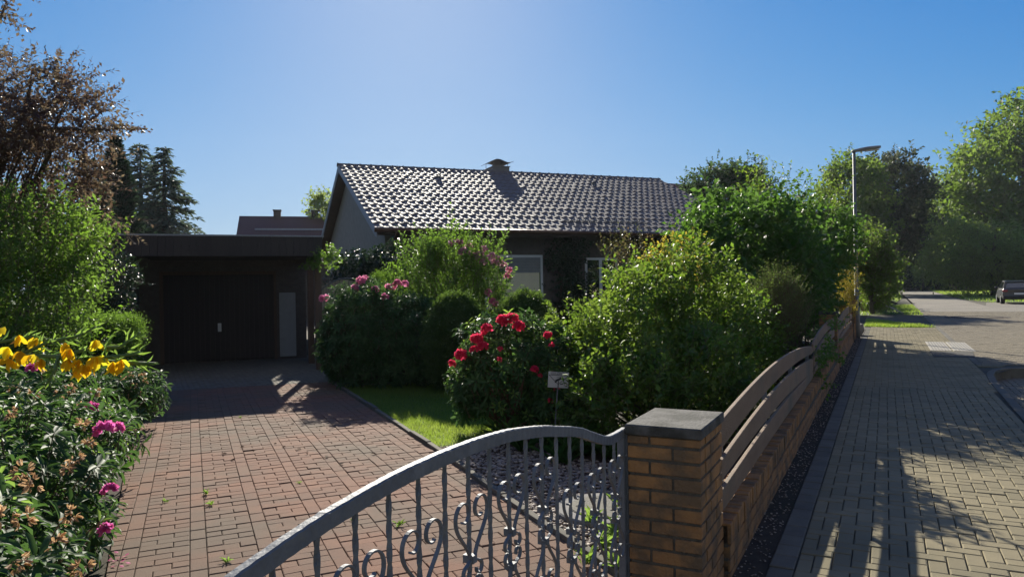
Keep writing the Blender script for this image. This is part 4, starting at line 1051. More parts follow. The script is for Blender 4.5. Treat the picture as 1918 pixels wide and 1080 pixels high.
# ================================================================== PLANTS
def hit(u, v, blobs, k=1.0):
    """first point of a measured sight line on a plant's envelope"""
    a, b = ab(u, v); d = np.array((a, 1.0, b)); o = np.array((0, 0, CAMZ)); best = None
    for c, r in blobs:
        c = np.array(c); r = np.array(r)*k; p = (o-c)/r; q = d/r
        A = q@q; B = 2*p@q; Cc = p@p-1; D = B*B-4*A*Cc
        if D > 0:
            t = (-B-math.sqrt(D))/(2*A)
            if best is None or t < best: best = t
    if best is None:
        c = np.array(min(blobs, key=lambda bl: abs(bl[0][0]/bl[0][1]-a))[0]); best = c[1]
    return Vector(o+d*best)
LM = dict(
 rhodo=leafmat('rhododendron_leaf', [(.016,.045,.014),(.03,.075,.02),(.06,.12,.03)], (.11,.24,.03), tw=.25, rough=.6, spec=.28),
 rhodo_new=leafmat('young_rhododendron_leaf', [(.06,.14,.02),(.10,.19,.03),(.14,.22,.04)], (.28,.45,.05), tw=.45, rough=.4),
 weigela=leafmat('bright_shrub_leaf', [(.024,.065,.014),(.045,.10,.016),(.14,.19,.022)], (.19,.38,.02), tw=.38, rough=.5, spec=.33),
 hazel=leafmat('hazel_leaf', [(.018,.05,.013),(.03,.075,.015),(.06,.115,.018)], (.14,.32,.02), tw=.38, rough=.52, spec=.3),
 copper=leafmat('copper_leaf', [(.065,.042,.045),(.095,.058,.05),(.11,.09,.05)], (.17,.09,.06), tw=.35, rough=.48, spec=.4),
 privet=leafmat('privet_leaf', [(.025,.07,.014),(.05,.11,.018),(.10,.17,.025)], (.24,.44,.03), tw=.42, rough=.5, spec=.33),
 box=leafmat('box_leaf', [(.025,.065,.012),(.045,.10,.014),(.09,.15,.02)], (.20,.38,.03), tw=.38, rough=.4),
 yew=leafmat('yew_needle', [(.018,.05,.014),(.035,.08,.015),(.09,.14,.02)], (.16,.30,.03), tw=.35, rough=.5),
 conif=leafmat('dark_needle', [(.010,.028,.016),(.018,.042,.02),(.03,.06,.025)], (.03,.07,.02), tw=.15, rough=.6, spec=.3),
 spruce=leafmat('spruce_needle', [(.035,.055,.048),(.05,.08,.062),(.08,.11,.07)], (.09,.13,.07), tw=.3, rough=.6, spec=.3),
 ivy=leafmat('ivy_leaf', [(.010,.026,.012),(.016,.04,.016),(.028,.058,.02)], (.03,.07,.015), tw=.12, rough=.4),
 gold=leafmat('golden_leaf', [(.12,.14,.015),(.22,.20,.02),(.34,.27,.03)], (.48,.42,.03), tw=.42, rough=.45),
 tips=leafmat('reddish_shoot_leaf', [(.03,.07,.02),(.045,.075,.02),(.09,.05,.03)], (.16,.22,.03), tw=.4, rough=.4),
 feather=leafmat('feathery_green', [(.04,.065,.025),(.065,.10,.028),(.11,.16,.03)], (.20,.32,.04), tw=.4, rough=.6),
 farg=leafmat('far_green_leaf', [(.028,.06,.012),(.05,.09,.016),(.10,.145,.02)], (.20,.34,.025), tw=.44, rough=.6, spec=.3),
 farm=leafmat('far_mid_leaf', [(.018,.042,.016),(.03,.06,.022),(.05,.085,.028)], (.09,.17,.03), tw=.34, rough=.6, spec=.3),
 fard=leafmat('far_dark_leaf', [(.012,.028,.012),(.02,.042,.015),(.035,.06,.018)], (.045,.09,.015), tw=.25, rough=.6, spec=.3),
 fary=leafmat('far_light_leaf', [(.06,.10,.025),(.10,.145,.035),(.15,.19,.055)], (.36,.48,.09), tw=.55, rough=.6, spec=.3),
 farr=leafmat('far_maple_leaf', [(.020,.040,.018),(.032,.052,.022),(.055,.062,.035)], (.08,.12,.03), tw=.3, rough=.6, spec=.3),
)
def petalmat(name, c, t, tw=.4): return leafmat(name, [tuple(x*.75 for x in c), c, tuple(min(1,x*1.25) for x in c)], t, tw=tw, rough=.6, spec=.2)
PM = dict(red=petalmat('red_petal', (.64,.03,.075), (.95,.06,.14)), pink=petalmat('pink_petal', (.62,.15,.25), (.9,.28,.40)), mag=petalmat('magenta_petal', (.62,.09,.27), (.9,.18,.42)),
          brown=petalmat('withered_petal', (.36,.22,.12), (.42,.24,.11), .35), rose=petalmat('rose_petal', (.55,.22,.28), (.75,.35,.42)), yel=petalmat('yellow_petal', (.80,.42,.01), (.95,.50,.01), .45))

def shrub(name, label, cat, blobs, seed, lm, n_cl, n_tw, n_lf, ln, wd, cl_r=.18, tw_len=.25, up=.5, group=None, base=None, stems=10, r0=.02, single=False, tw_m=None, tmpl=T_FOLD, droop=0, shell=.3, twigr=.002, part='foliage', bark=None, spread=.15, rb=(0,1), lumpy=1.3):
    c = np.mean([b[0] for b in blobs], axis=0); bs = Vector(base) if base is not None else Vector((c[0], c[1], 0))
    th = thing(name, bs, label, cat, group)
    C = foliage(th, blobs, seed, lm, n_cl, n_tw, n_lf, ln, wd, cl_r, tw_len, up, tw_m or TWIG, tmpl, droop, shell, name=part, twigr=twigr, rb=rb, lumpy=lumpy)
    limbs(th, bs, C, bark or BARK, r0, stems, seed, name='trunk' if single else 'stems', spread=spread, single=single)
    return th, C
def whorls(parent, blobs, seed, n, lm, ln=.11, wd=.036, per=10, shell=.22, name='foliage', rb=(0,1), zmin=.06, pts=None, stem=TWIG):
    rng = np.random.default_rng(seed)
    if pts is None: T, A = clusters(rng, blobs, n, shell, zmin)
    else: T, A = pts
    A = unit(A*.9 + np.array((0,0,.75)) + rng.normal(size=A.shape)*.3); n = len(T)
    k = np.repeat(np.arange(n), per); j = np.tile(np.arange(per), n)
    u_ = unit(np.cross(A, rdir(rng, n))); v_ = np.cross(A, u_)
    an = j*2.39996 + rng.random(n)[k]*6.28 + rng.normal(size=len(k))*.2
    th_ = R(58) + R(42)*(j/per) + rng.normal(size=len(k))*R(9)
    rad = u_[k]*np.cos(an)[:, None] + v_[k]*np.sin(an)[:, None]
    X = A[k]*np.cos(th_)[:, None] + rad*np.sin(th_)[:, None]; X[:, 2] -= .12
    base = T[k] - A[k]*(j/per*.045)[:, None] + X*.008
    Nn = A[k] + rng.normal(size=X.shape)*.15
    tipr = rng.random(n); rnd = np.clip(.5*tipr[k]+.5*rng.random(len(k)), 0, 1)*(rb[1]-rb[0])+rb[0]
    s_ = (.75+.4*rng.random(n))[k]*(.85+.25*rng.random(len(k)))
    leaf_mesh(name, base, X, Nn, ln*s_, wd*s_, T_ELL, lm, parent, rnd)
    if stem: prisms('twig', T-A*.14-np.array((0,0,.03)), T, .004, .003, stem, parent)
    return T, A
def truss(parent, pos, r, m, seed, n=17, withered=False, name='flower_cluster', axis=(0,0,1)):
    rng = np.random.default_rng(seed); ax = unit(np.array(axis, float)+rng.normal(size=3)*.25)
    fd = rdir(rng, n*3); fd = fd[(fd@ax) > (-.15 if not withered else -.5)][:n]; n = len(fd)
    if withered: fd = unit(fd - ax*.45)
    P0 = np.array(pos)+fd*r*.55
    u_ = unit(np.cross(fd, rdir(rng, n))); v_ = np.cross(fd, u_)
    k = np.repeat(np.arange(n), 5); an = np.tile(np.arange(5)*1.2566, n)+rng.random(n)[k]*6.28
    rad = u_[k]*np.cos(an)[:, None]+v_[k]*np.sin(an)[:, None]
    X = unit(fd[k]*(.55 if not withered else .9) + rad*(.85 if not withered else .45) + rng.normal(size=rad.shape)*(.12 if not withered else .5))
    s_ = r*.62*(.8+.4*rng.random(len(k)))
    return leaf_mesh(name, P0[k], X, fd[k]*-1+rng.normal(size=rad.shape)*.1, s_, s_*(.85 if not withered else .4), T_ELL, m, parent, rng.random(len(k)))

# -- front left rhododendrons with mostly withered blooms
LB = [((-2.72,2.75,.42),(.95,1.0,.62)), ((-3.35,4.2,.42),(1.0,1.05,.66)), ((-4.25,5.9,.42),(1.05,1.15,.68)), ((-5.3,7.7,.40),(1.15,1.2,.62))]
t1 = thing('rhododendron', (-3.4,4.4,0), 'big rhododendron hedge at the left driveway edge with pink and many withered brown blooms', 'rhododendron')
whorls(t1, LB, 101, 1900, LM['rhodo'], .115, .036, 10, shell=.28)
whorls(t1, LB[:3], 102, 90, LM['rhodo_new'], .085, .028, 9, shell=.04, name='young_leaves')
limbs(t1, (-3.3,4.2,0), clusters(np.random.default_rng(7), LB, 60, .3)[0], BARK, .02, 40, 8, single=False, name='stems', spread=.5)
for i, (u, v) in enumerate([(195,806),(176,764),(220,802),(206,918),(198,993),(170,762),(60,655+35)]):
    truss(t1, hit(u, v, LB, 1.05), .062 if i in (0,) else .045, PM['mag'], 200+i)
for i, (u, v) in enumerate([(140,858),(126,876),(42,882),(132,962),(47,970),(8,965),(15,772),(60,738),(108,742),(150,762),(156,792),(166,826),(60,905),(25,728),(132,728),(200,782),(100,1012),(30,1052),(152,1062),(85,700),(178,735)]):
    truss(t1, hit(u, v, LB, 1.03), .046, PM['brown'], 300+i, 8, True, 'withered_cluster')
CB = [(tuple(P(228,738,8.7)), (.50,.55,.38)), (tuple(P(175,742,9.0)), (.6,.6,.40))]
t2 = thing('rhododendron', (-4.9,8.8,0), 'low round rhododendron with brown seed heads beyond the big hedge, by the dark garage', 'rhododendron')
whorls(t2, CB, 103, 420, LM['rhodo'], .10, .034, 9)
limbs(t2, (-4.8,8.8,0), clusters(np.random.default_rng(3), CB, 20, .3)[0], BARK, .015, 12, 9, single=False, name='stems')
for i, (u, v) in enumerate([(232,708),(246,700),(266,702),(272,712),(268,738),(250,722),(240,745),(215,735)]):
    truss(t2, hit(u, v, CB, 1.05), .045, PM['brown'], 350+i, 8, True, 'withered_cluster')
# -- pink rhododendron by the garage, red one by the sign
PB_ = [((-2.62,12.5,.85),(.72,.8,.95)), ((-1.95,12.4,.78),(.75,.8,.88)), ((-3.05,12.9,.62),(.42,.5,.7)), ((-1.4,12.3,.6),(.5,.6,.62))]
t3 = thing('rhododendron', (-2.3,12.5,0), 'large dark rhododendron with a few pink blooms along its top, beside the garage', 'rhododendron')
whorls(t3, PB_, 105, 1900, LM['rhodo'], .12, .038, 10, shell=.3)
limbs(t3, (-2.3,12.6,0), clusters(np.random.default_rng(5), PB_, 40, .3)[0], BARK, .025, 30, 10, single=False, name='stems', spread=.3)
for i, (u, v) in enumerate([(677,527),(607,559),(745,530),(758,532),(727,538),(721,556),(665,540),(702,543),(737,536),(683,523)]):
    truss(t3, hit(u, v, PB_, 1.04), .095 if i in (0,1) else .07, PM['pink'], 400+i)
RB = [((-.10,8.3,.72),(.60,.58,.66)), ((.42,8.15,.62),(.50,.55,.60)), ((-.45,8.3,.55),(.30,.35,.40))]
t4 = thing('rhododendron', (-.05,8.3,0), 'open rhododendron with glowing red blooms behind the gate, holding the little sign', 'rhododendron')
whorls(t4, RB, 107, 760, LM['rhodo'], .105, .034, 9, shell=.35)
whorls(t4, RB, 108, 60, LM['rhodo_new'], .08, .028, 8, shell=.1, name='young_leaves')
limbs(t4, (.0,8.25,0), clusters(np.random.default_rng(6), RB, 60, .2)[0], TWIGR, .014, 55, 11, single=False, name='stems', spread=.18)
for i, (u, v) in enumerate([(912,618),(893,635),(903,650),(863,665),(941,601),(959,597),(971,612),(1026,628),(1001,693),(888,655),(846,681)]):
    truss(t4, hit(u, v, RB, 1.05), .072 if i < 7 else .048, PM['red'], 450+i, 20)
for i, (u, v) in enumerate([(937,654),(935,673),(1033,646),(1011,705),(1031,751),(1043,729)]):
    truss(t4, hit(u, v, RB, 1.0), .035, PM['red'], 480+i, 8)
# -- light leaved shrub with upright shoots and pink flowers in front of the house
KB = [blob(748,468,850,610,14.2,.6), blob(800,452,905,600,14.4,.7), blob(870,470,938,600,14.4,.5)]
KB = [((c[0],c[1],c[2]-.25),(r[0],r[1],r[2]+.25)) for c, r in KB]
t5, C5 = shrub('flowering_shrub', 'tall loose shrub with pale leaves and pink flowers before the house windows', 'shrub', KB, 111, LM['privet'], 300, 6, 10, .085, .032, .16, .46, up=1.7, stems=26, r0=.02, twigr=.0028)
for i, (u, v) in enumerate([(861,455),(870,468),(884,477),(906,467),(912,485),(931,486),(937,494),(953,507),(951,517),(846,457),(890,481),(878,462),(899,476),(921,480),(922,565),(915,548),(930,572),(944,498),(866,473),(905,492),(926,492)]):
    truss(t5, hit(u, v, KB, 1.12), .085, PM['rose'] if v < 500 else PM['pink'], 500+i, 9)
# -- clipped yews
def yew(label, bl, seed, n, lm=LM['yew'], grp='clipped evergreen domes', ln=.06):
    c = bl[0][0]; th = thing('clipped_yew', (c[0],c[1],0), label, 'shrub', grp)
    C = foliage(th, bl, seed, lm, n, 6, 5, ln, ln*.22, .06, .09, up=1.6, stem=None, shell=.10, lumpy=.25)
    limbs(th, (c[0],c[1],0), C, BARK, .02, 14, seed, single=False, name='stems', spread=.1)
    mb = MB()
    return th
def upright(u0, u1, vt, Y, d):
    a, b = P(u0, vt, Y), P(u1, vt, Y); h = a.z; return [(((a.x+b.x)/2, Y, h*.46), ((b.x-a.x)/2, d, h*.54))]
yew('broad clipped yew dome beside the pink rhododendron, left of the red blooms', upright(795,915,556,11.6,.5), 121, 1300)
yew('clipped yew dome under the house window, right behind the red blooms', upright(922,1042,553,11.9,.52), 122, 1300)
yew('small yellowish clipped dome peeping over the pink rhododendron', upright(685,746,512,14.8,.4), 123, 520, LM['privet'], ln=.05)
yew('dark low clipped yew between the two larger domes', upright(880,950,600,12.6,.4), 124, 500)
# -- big green shrub behind the fence
WB = [((1.35,8.35,.80),(.80,.85,.88)), ((2.12,9.0,.98),(.86,.85,1.02)), ((2.85,9.75,.70),(.62,.7,.74)), ((1.15,7.35,.40),(.60,.6,.45)), ((1.9,7.75,.50),(.60,.7,.58)), ((.80,7.9,.55),(.4,.45,.5))]
t6, C6 = shrub('weigela_shrub', 'very broad bright green shrub filling the bed behind the arched boards', 'shrub', WB, 131, LM['weigela'], 680, 8, 8, .068, .036, .15, .24, up=.7, stems=44, r0=.016, spread=.35)
YB_ = [(tuple(P(1262,492,9.6)), (.28,.3,.26)), (tuple(P(1235,512,9.5)), (.16,.2,.14)), (tuple(P(1290,515,9.6)), (.2,.25,.22))]
shrub('golden_shrub', 'yellow leaved shrub glowing on top of the broad green shrub', 'shrub', YB_, 133, LM['gold'], 36, 5, 7, .055, .03, .12, .2, up=.9, stems=12, r0=.012)
shrub('red_tipped_shrub', 'upright shoots with reddish tips before the house, left of the yellow shrub', 'shrub', [blob(1165,440,1225,540,10.6,.35), blob(1120,480,1190,560,10.4,.35)], 134, LM['tips'], 26, 4, 8, .045, .02, .10, .34, up=2.2, stems=14, r0=.012)
FB = [(tuple(P(1450,595,10.2)), (.32,.38,.42)), (tuple(P(1425,615,9.9)), (.26,.32,.36))]
shrub('feathery_shrub', 'olive brown feathery shrub with upright plumes in front of the tall hazel', 'shrub', FB, 135, LM['feather'], 300, 8, 10, .03, .008, .12, .28, up=1.2, stems=30, r0=.01, twigr=.003)
# -- tall hazel mass along the fence
HB = [((4.25,13.6,1.85),(1.05,1.2,1.42)), ((4.95,14.7,1.85),(1.05,1.35,1.48)), ((5.9,16.7,1.85),(1.15,1.6,1.58)), ((7.0,18.6,1.75),(1.1,1.4,1.6)), ((8.05,19.3,2.55),(.95,1.1,1.05)), ((3.75,12.9,1.05),(.62,.85,1.0))]
shrub('hazel_shrub', 'tall dark green hazel hanging over the fence between house and street lamp', 'shrub', HB, 141, LM['hazel'], 1200, 7, 8, .12, .075, .25, .38, up=.6, stems=40, r0=.035, spread=.8, droop=.2)
shrub('tall_shrub_shoots', 'bright thin shoots sticking up above the hazel', 'shrub', [blob(1390,338,1500,372,14.2,.5), blob(1500,368,1580,395,16.5,.5)], 142, LM['weigela'], 30, 3, 8, .085, .04, .2, .4, up=2.0, stems=14, r0=.012, twigr=.004)
shrub('golden_conifer', 'narrow orange yellow shrub squeezed beside the lamp pole', 'shrub', [(tuple(P(1588,520,19.6)), (.2,.25,.6)), (tuple(P(1585,565,19.4)), (.2,.25,.5))], 143, LM['gold'], 90, 7, 6, .05, .022, .12, .2, up=.8, stems=10, r0=.015)
iv = thing('ivy', sn(8.8,.3), 'ivy creeping over the arched boards before the small brick pillar', 'ivy')
IVB = [(tuple(sn(s,.34,z)), (.22,.07,.16)) for s, z in ((6.6,.62),(7.0,.55),(7.2,.75),(7.6,.85),(7.9,.62),(8.5,.9),(9.2,.95),(9.8,.8),(10.6,.98),(6.9,.35),(8.3,.45))]
foliage(iv, IVB, 145, LM['privet'], 34, 4, 7, .05, .04, .08, .16, up=-.2, stem=TWIG, shell=.4, zmin=.02, rb=(0,.6))
# -- ivy on the house, climbers
def wall_ivy(label, spots, seed, n, lm=LM['ivy'], name='wall_ivy'):
    bl = [(tuple(q), (r, r*.55, r*1.1)) for q, r in spots]; c = bl[0][0]; th = thing(name, (c[0],c[1],0), label, 'ivy')
    foliage(th, bl, seed, lm, n, 6, 6, .085, .075, .16, .18, up=.1, stem=TWIG, shell=.5)
    mb = MB(); b0 = Vector((c[0], c[1], 0))
    for q, r in spots: mb.tube([b0, b0.lerp(Vector(q), .5)+Vector((0,0,.1)), Vector(q)], [.02,.014,.005], 5)
    mb.build('stems', BARK, th); return th
rng_ = random.Random(4)
wall_ivy('dark ivy covering the house wall between the two windows', [(hw(HK*(4.5+rng_.uniform(.1,.85)), .60, z*1.12), .36) for z in (.2,.5,.9,1.3,1.7,2.1,2.4,2.6) for _ in (0,1)], 151, 230)
wall_ivy('dark ivy on the house wall right of the narrow window', [(hw(HK*(6.6+rng_.uniform(0,1.5)), .60, z*1.12), .38) for z in (.3,.7,1.1,1.5,1.9,2.3,2.5) for _ in (0,1,2)], 152, 300)
wall_ivy('dark ivy over the house wall left of the shuttered window', [(hw(HK*(1.3+rng_.uniform(0,1.2)), .60, z*1.12), .36) for z in (.3,.8,1.3,1.8,2.2) for _ in (0,1)], 155, 200)
wall_ivy('dark ivy bank against the gable behind the arched side gate', [(Vector((-3.55+rng_.uniform(-.7,.75), 17.2+rng_.uniform(-.2,.2), z)), .42) for z in (.4,.8,1.2,1.6,1.95,2.1) for _ in (0,1,2)], 153, 330)
shrub('climbing_plant', 'small climber with light round leaves on the carport corner post', 'climber', [(tuple(P(613,487,14.9)), (.22,.15,.12)), (tuple(P(617,470,14.9)), (.08,.1,.1)), (tuple(P(577,490,14.95)), (.06,.06,.06))], 154, LM['privet'], 26, 4, 6, .06, .05, .08, .14, up=.3, stems=6, r0=.008, base=(-3.85,14.95,0), spread=.03)
# -- left side
GB = [blob(-90,395,120,560,8.2,.9), blob(50,405,180,560,8.8,.7), blob(-80,520,110,700,8.0,.9), blob(50,520,160,690,9.0,.7), blob(-220,380,-30,700,8.0,1.0)]
shrub('privet_shrub', 'tall bright green privet with upright shoots at the left edge', 'shrub', GB, 161, LM['privet'], 400, 6, 10, .068, .030, .17, .42, up=1.9, stems=36, r0=.02, spread=.6, base=(-5.6,8.4,0), tw_m=TWIG)
def box_hedge(label, x0, x1, y0, y1, h, seed, n):
    rng = np.random.default_rng(seed); th = thing('box_hedge', ((x0+x1)/2,(y0+y1)/2,0), label, 'hedge')
    f = rng.integers(0, 4, n); u, v = rng.random(n), rng.random(n); p = np.zeros((n,3)); d = np.zeros((n,3))
    p[:, 0] = x0+(x1-x0)*u; p[:, 1] = y0+(y1-y0)*v; p[:, 2] = h; d[:, 2] = 1
    s_ = f == 1; p[s_, 1] = y0; p[s_, 2] = h*v[s_]; d[s_] = (0,-1,.3)
    s_ = f == 2; p[s_, 0] = x1; p[s_, 1] = y0+(y1-y0)*u[s_]; p[s_, 2] = h*v[s_]; d[s_] = (1,0,.3)
    p += rng.normal(size=p.shape)*.02
    k = np.repeat(np.arange(n), 14); X = unit(d[k]*.6+np.array((0,0,.5))+rng.normal(size=(len(k),3))*.6); b = p[k]+rng.normal(size=(len(k),3))*.045
    leaf_mesh('foliage', b, X, rdir(rng, len(k)), .026*(.7+.6*rng.random(len(k))), .015, T_FOLD, LM['box'], th, rng.random(len(k)))
    limbs(th, ((x0+x1)/2,(y0+y1)/2,0), p[:40], BARK, .015, 30, seed, single=False, name='stems', spread=.3)
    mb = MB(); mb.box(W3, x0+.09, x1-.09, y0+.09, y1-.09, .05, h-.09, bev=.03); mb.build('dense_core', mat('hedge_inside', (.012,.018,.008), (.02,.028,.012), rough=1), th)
box_hedge('low clipped box hedge with a flat bright top before the garage', -7.0, -5.50, 9.9, 10.7, 1.27, 162, 3000)
shrub('dark_shrub', 'dark rounded evergreen between the privet and the garage corner', 'shrub', [(tuple(P(203,540,11.4)), (.30,.5,.5)), (tuple(P(185,590,11.3)), (.4,.5,.6))], 163, LM['ivy'], 220, 7, 6, .05, .03, .12, .16, up=.4, stems=14, r0=.015)
# copper tree
TB = [blob(-330,90,40,330,9.6,1.5), blob(-60,105,120,290,9.2,1.1), blob(60,145,182,270,9.3,.6), blob(-80,250,110,430,9.6,1.1), blob(80,290,170,390,9.8,.5), blob(150,385,235,425,9.9,.4)]
t8, C8 = shrub('copper_plum_tree', 'spreading copper leaved plum tree at the upper left, sky showing through', 'tree', TB, 171, LM['copper'], 290, 8, 9, .070, .038, .22, .40, up=.1, lumpy=.7, stems=34, r0=.10, single=True, base=(-7.4,9.9,0), droop=.25, shell=.45, tw_m=TWIGR, twigr=.003, part='crown')
foliage(t8, [blob(170,236,275,248,9.0,.1), blob(120,225,190,262,9.1,.3)], 172, LM['copper'], 16, 4, 9, .055, .03, .06, .25, up=.0, stem=TWIGR, shell=.5, name='crown')
foliage(t8, [blob(-60,-70,28,36,7.6,.3)], 173, LM['copper'], 14, 5, 8, .055, .03, .15, .25, up=-.2, stem=TWIGR, shell=.5, name='crown')
mb = MB(); mb.tube([P(-60,330,9.4), P(20,262,9.3), P(90,240,9.2), P(160,243,9.1), P(272,240,9.0)], [.04,.03,.022,.014,.004], 6)
mb.tube([P(60,355,9.5), P(92,290,9.4), P(106,230,9.3), P(125,190,9.2)], [.035,.028,.02,.006], 6); mb.tube([P(-40,420,9.6), P(10,290,9.5), P(45,210,9.5), P(60,150,9.4)], [.06,.05,.035,.01], 6)
mb.tube([P(-120,700,9.9), P(-90,400,9.7), P(-60,200,7.8), P(10,10,7.6)], [.09,.06,.04,.01], 6)
mb.build('limb', BARK, t8, smooth=True)
rq = np.random.default_rng(174); pth = [np.array(P(*q)) for q in [(150,250,9.1),(190,240,9.05),(215,236,9.0),(245,239,9.0),(276,241,9.0)]]; LQ = []; 
for a, b in zip(pth, pth[1:]): LQ.append(a+(b-a)*rq.random(46)[:, None]+rq.normal(size=(46,3))*np.array((.02,.08,.022)))
LQ = np.concatenate(LQ); XQ = unit(rq.normal(size=LQ.shape)*np.array((.6,.6,.3))+np.array((.5,0,-.55)))
leaf_mesh('crown', LQ, XQ, rdir(rq, len(LQ)), .065*(.6+.5*rq.random(len(LQ))), .034, T_FOLD, LM['copper'], t8, rq.random(len(LQ)))
# -- conifers
def conifer(label, u, vt, Y, rbase, seed, lm, tiers, per, ln, wd, droop, narrow=1.0, grp=None, name='spruce', zb=.4):
    top = P(u, vt, Y); h = top.z; x, y = top.x, top.y; rng = np.random.default_rng(seed)
    th = thing(name, (x,y,0), label, 'tree', grp); B = []; E = []; 
    P0 = []; X = []; 
    for i in range(tiers):
        f = (i+rng.uniform(-.3,.3))/tiers; f = min(max(f,0),.995); z = zb+(h-zb)*f; r = rbase*(1-f)**narrow*rng.uniform(.75,1.15)+.06
        for j in range(per):
            an = rng.uniform(0,6.283); rr = r*rng.uniform(.7,1.12); d = np.array((math.cos(an), math.sin(an), 0)); a = np.array((x,y,z)); e = a+d*rr+np.array((0,0,-droop*rr+ (.25*rr if droop < .2 else 0)))
            B.append(a); E.append(e); m = max(4, int(rr/ln*4.5)); t = rng.random(m)**.6; q = a+(e-a)*t[:, None]; q[:, 2] += .05*rr*np.sin(t*3.1)
            side = np.array((-d[1], d[0], 0)); sg = rng.choice((-1,1), m)[:, None]
            P0.append(q+side*rng.normal(0,.06*rr,m)[:, None]); X.append(unit(d*.6+side*sg*rng.random((m,1))*1.0+np.array((0,0,-droop*.7))+rng.normal(size=(m,3))*.25))
    P0 = np.concatenate(P0); X = np.concatenate(X); n = len(P0)
    leaf_mesh('crown', P0, X, np.array((0,0,1.))+rng.normal(size=(n,3))*.4, ln*(.6+.7*rng.random(n)), wd*(.7+.5*rng.random(n)), T_FOLD, lm, th, rng.random(n))
    prisms('branches', np.array(B), np.array(E), .04, .01, BARK, th)
    mb = MB(); mb.tube([Vector((x,y,0)), Vector((x,y,h*.5)), Vector((x,y,h-.1))], [.03*h,.018*h,.01], 8); mb.build('trunk', BARK, th, smooth=True)
conifer('slim dark cypress with a pointed top behind the garage', 216, 257, 30, 1.75, 181, LM['conif'], 80, 26, .22, .12, -.5, .95, name='cypress')
conifer('tall spruce left of its twin, behind the garage roof', 262, 264, 37, 2.2, 182, LM['spruce'], 44, 9, .36, .12, .25, .6, grp='pair of tall spruces')
conifer('tall spruce with drooping branches, right one of the pair', 306, 272, 36, 2.9, 183, LM['spruce'], 44, 10, .36, .12, .32, .7, grp='pair of tall spruces')
conifer('dark spruce half hidden by the copper tree', 163, 285, 27, 2.2, 184, LM['conif'], 34, 11, .34, .13, .35, .85)
# -- trees further off
def tree(name, label, blobs, seed, lm, n_cl, ln, wd, cl_r, base=None, r0=.25, grp=None, n_tw=7, n_lf=6, tw=None, shell=.3, limbs_n=16, up=.3, droop=.1):
    return shrub(name, label, 'tree', blobs, seed, lm, n_cl, n_tw, n_lf, ln, wd, cl_r, tw or cl_r*1.2, up=up, stems=limbs_n, r0=r0, single=True, base=base, shell=shell, part='crown', group=grp, lumpy=2.2, twigr=.012, droop=droop/max(1, cl_r*4))
tree('round_tree', 'round topped tree rising behind the right end of the roof', [blob(1293,312,1390,420,44,2.0), blob(1345,312,1430,430,44,2.0)], 191, LM['farm'], 300, .22, .14, .5)
tree('garden_tree', 'bit of a light tree crown between garage and gable', [blob(585,362,640,440,46,1.2)], 192, LM['fary'], 60, .2, .13, .4)
tree('round_tree', 'leafy crown left of the lamp pole, beyond the hazel', [blob(1540,302,1650,430,80,4.5), blob(1560,380,1660,520,80,4.5)], 193, LM['farg'], 330, .42, .27, .9, r0=.4)
tree('maple_tree', 'dark maple with a reddish tinge right of the lamp head', [blob(1615,292,1700,410,84,4.5), blob(1650,318,1738,450,84,4.5), blob(1600,380,1720,525,86,5)], 194, LM['farr'], 480, .42, .27, .9, r0=.5)
tree('young_tree', 'light green bushy tree just right of the street lamp pole', [blob(1596,425,1650,520,36,1.0), blob(1612,470,1672,565,36,1.1)], 195, LM['farg'], 200, .16, .10, .35, r0=.1)
tree('oak_tree', 'huge bright green oak filling the right edge', [blob(1860,170,2100,330,106,9), blob(1785,250,1990,420,104,8), blob(1750,335,1900,455,103,7), blob(1850,360,2080,520,104,9), blob(1800,420,1930,500,103,6)], 196, LM['farg'], 1000, .66, .43, 1.5, r0=1.0, limbs_n=40)
tree('willow_tree', 'pale grey green willow low in front of the oak', [blob(1756,420,1850,528,69,3.5), blob(1800,430,1900,530,68,3.5), blob(1870,440,1990,533,67,3.5)], 197, LM['fary'], 400, .40, .13, .8, r0=.3, up=-.2, droop=1.2)
tree('sapling', 'small pale sapling standing before the dark wood at the road end', [blob(1712,480,1742,520,108,1.1)], 198, LM['fary'], 40, .4, .25, .5, r0=.08)
tree('birch_tree', 'thin greyish tree between maple and oak, far off', [blob(1715,385,1765,525,112,3.5), blob(1735,335,1790,440,125,4)], 199, LM['fary'], 170, .5, .25, 1.0, r0=.2)
wood = []
for i in range(9):
    wood.append(blob(1540+i*44, 395+30*((i*7)%3)-(18 if i > 5 else 0)+ (25 if 3 < i < 6 else 0), 1610+i*46, 545, 130+6*(i % 3), 6))
wf_ = thing('woodland', (90,135,0), 'dark dense wood closing off the end of the street', 'woodland'); bpy.data.objects.remove(wf_)
rngw = np.random.default_rng(77)
def stuff_foliage(blobs, seed, lm, n_cl, n_tw, n_lf, ln, wd, cl_r, tw, label, cat, name):
    th = thing('tmp', (0,0,0), label, cat); foliage(th, blobs, seed, lm, n_cl, n_tw, n_lf, ln, wd, cl_r, tw, stem=None, name=name, shell=.3, zmin=.1)
    o = [x for x in COL.objects if x.parent is th][0]; o.parent = None; o.location = (0,0,0); bpy.data.objects.remove(th); return setattrs(o, label, cat, None, 'stuff')
stuff_foliage(wood, 201, LM['fard'], 1500, 7, 6, .75, .5, 1.6, 2.0, 'dark dense wood closing off the end of the street', 'woodland', 'woodland')
und = [blob(1560+i*30, 505+(i*5)%11, 1600+i*31, 552, 118+(i%3)*4, 3) for i in range(13)]
stuff_foliage(und, 202, LM['fard'], 500, 6, 6, .6, .4, .9, 1.0, 'dark undergrowth at the foot of the wood', 'undergrowth', 'undergrowth')
hb = [(tuple(sn(s,-1.3,1.3)), (1.5,1.6,1.5)) for s in (45,48,52,56,60,65)]
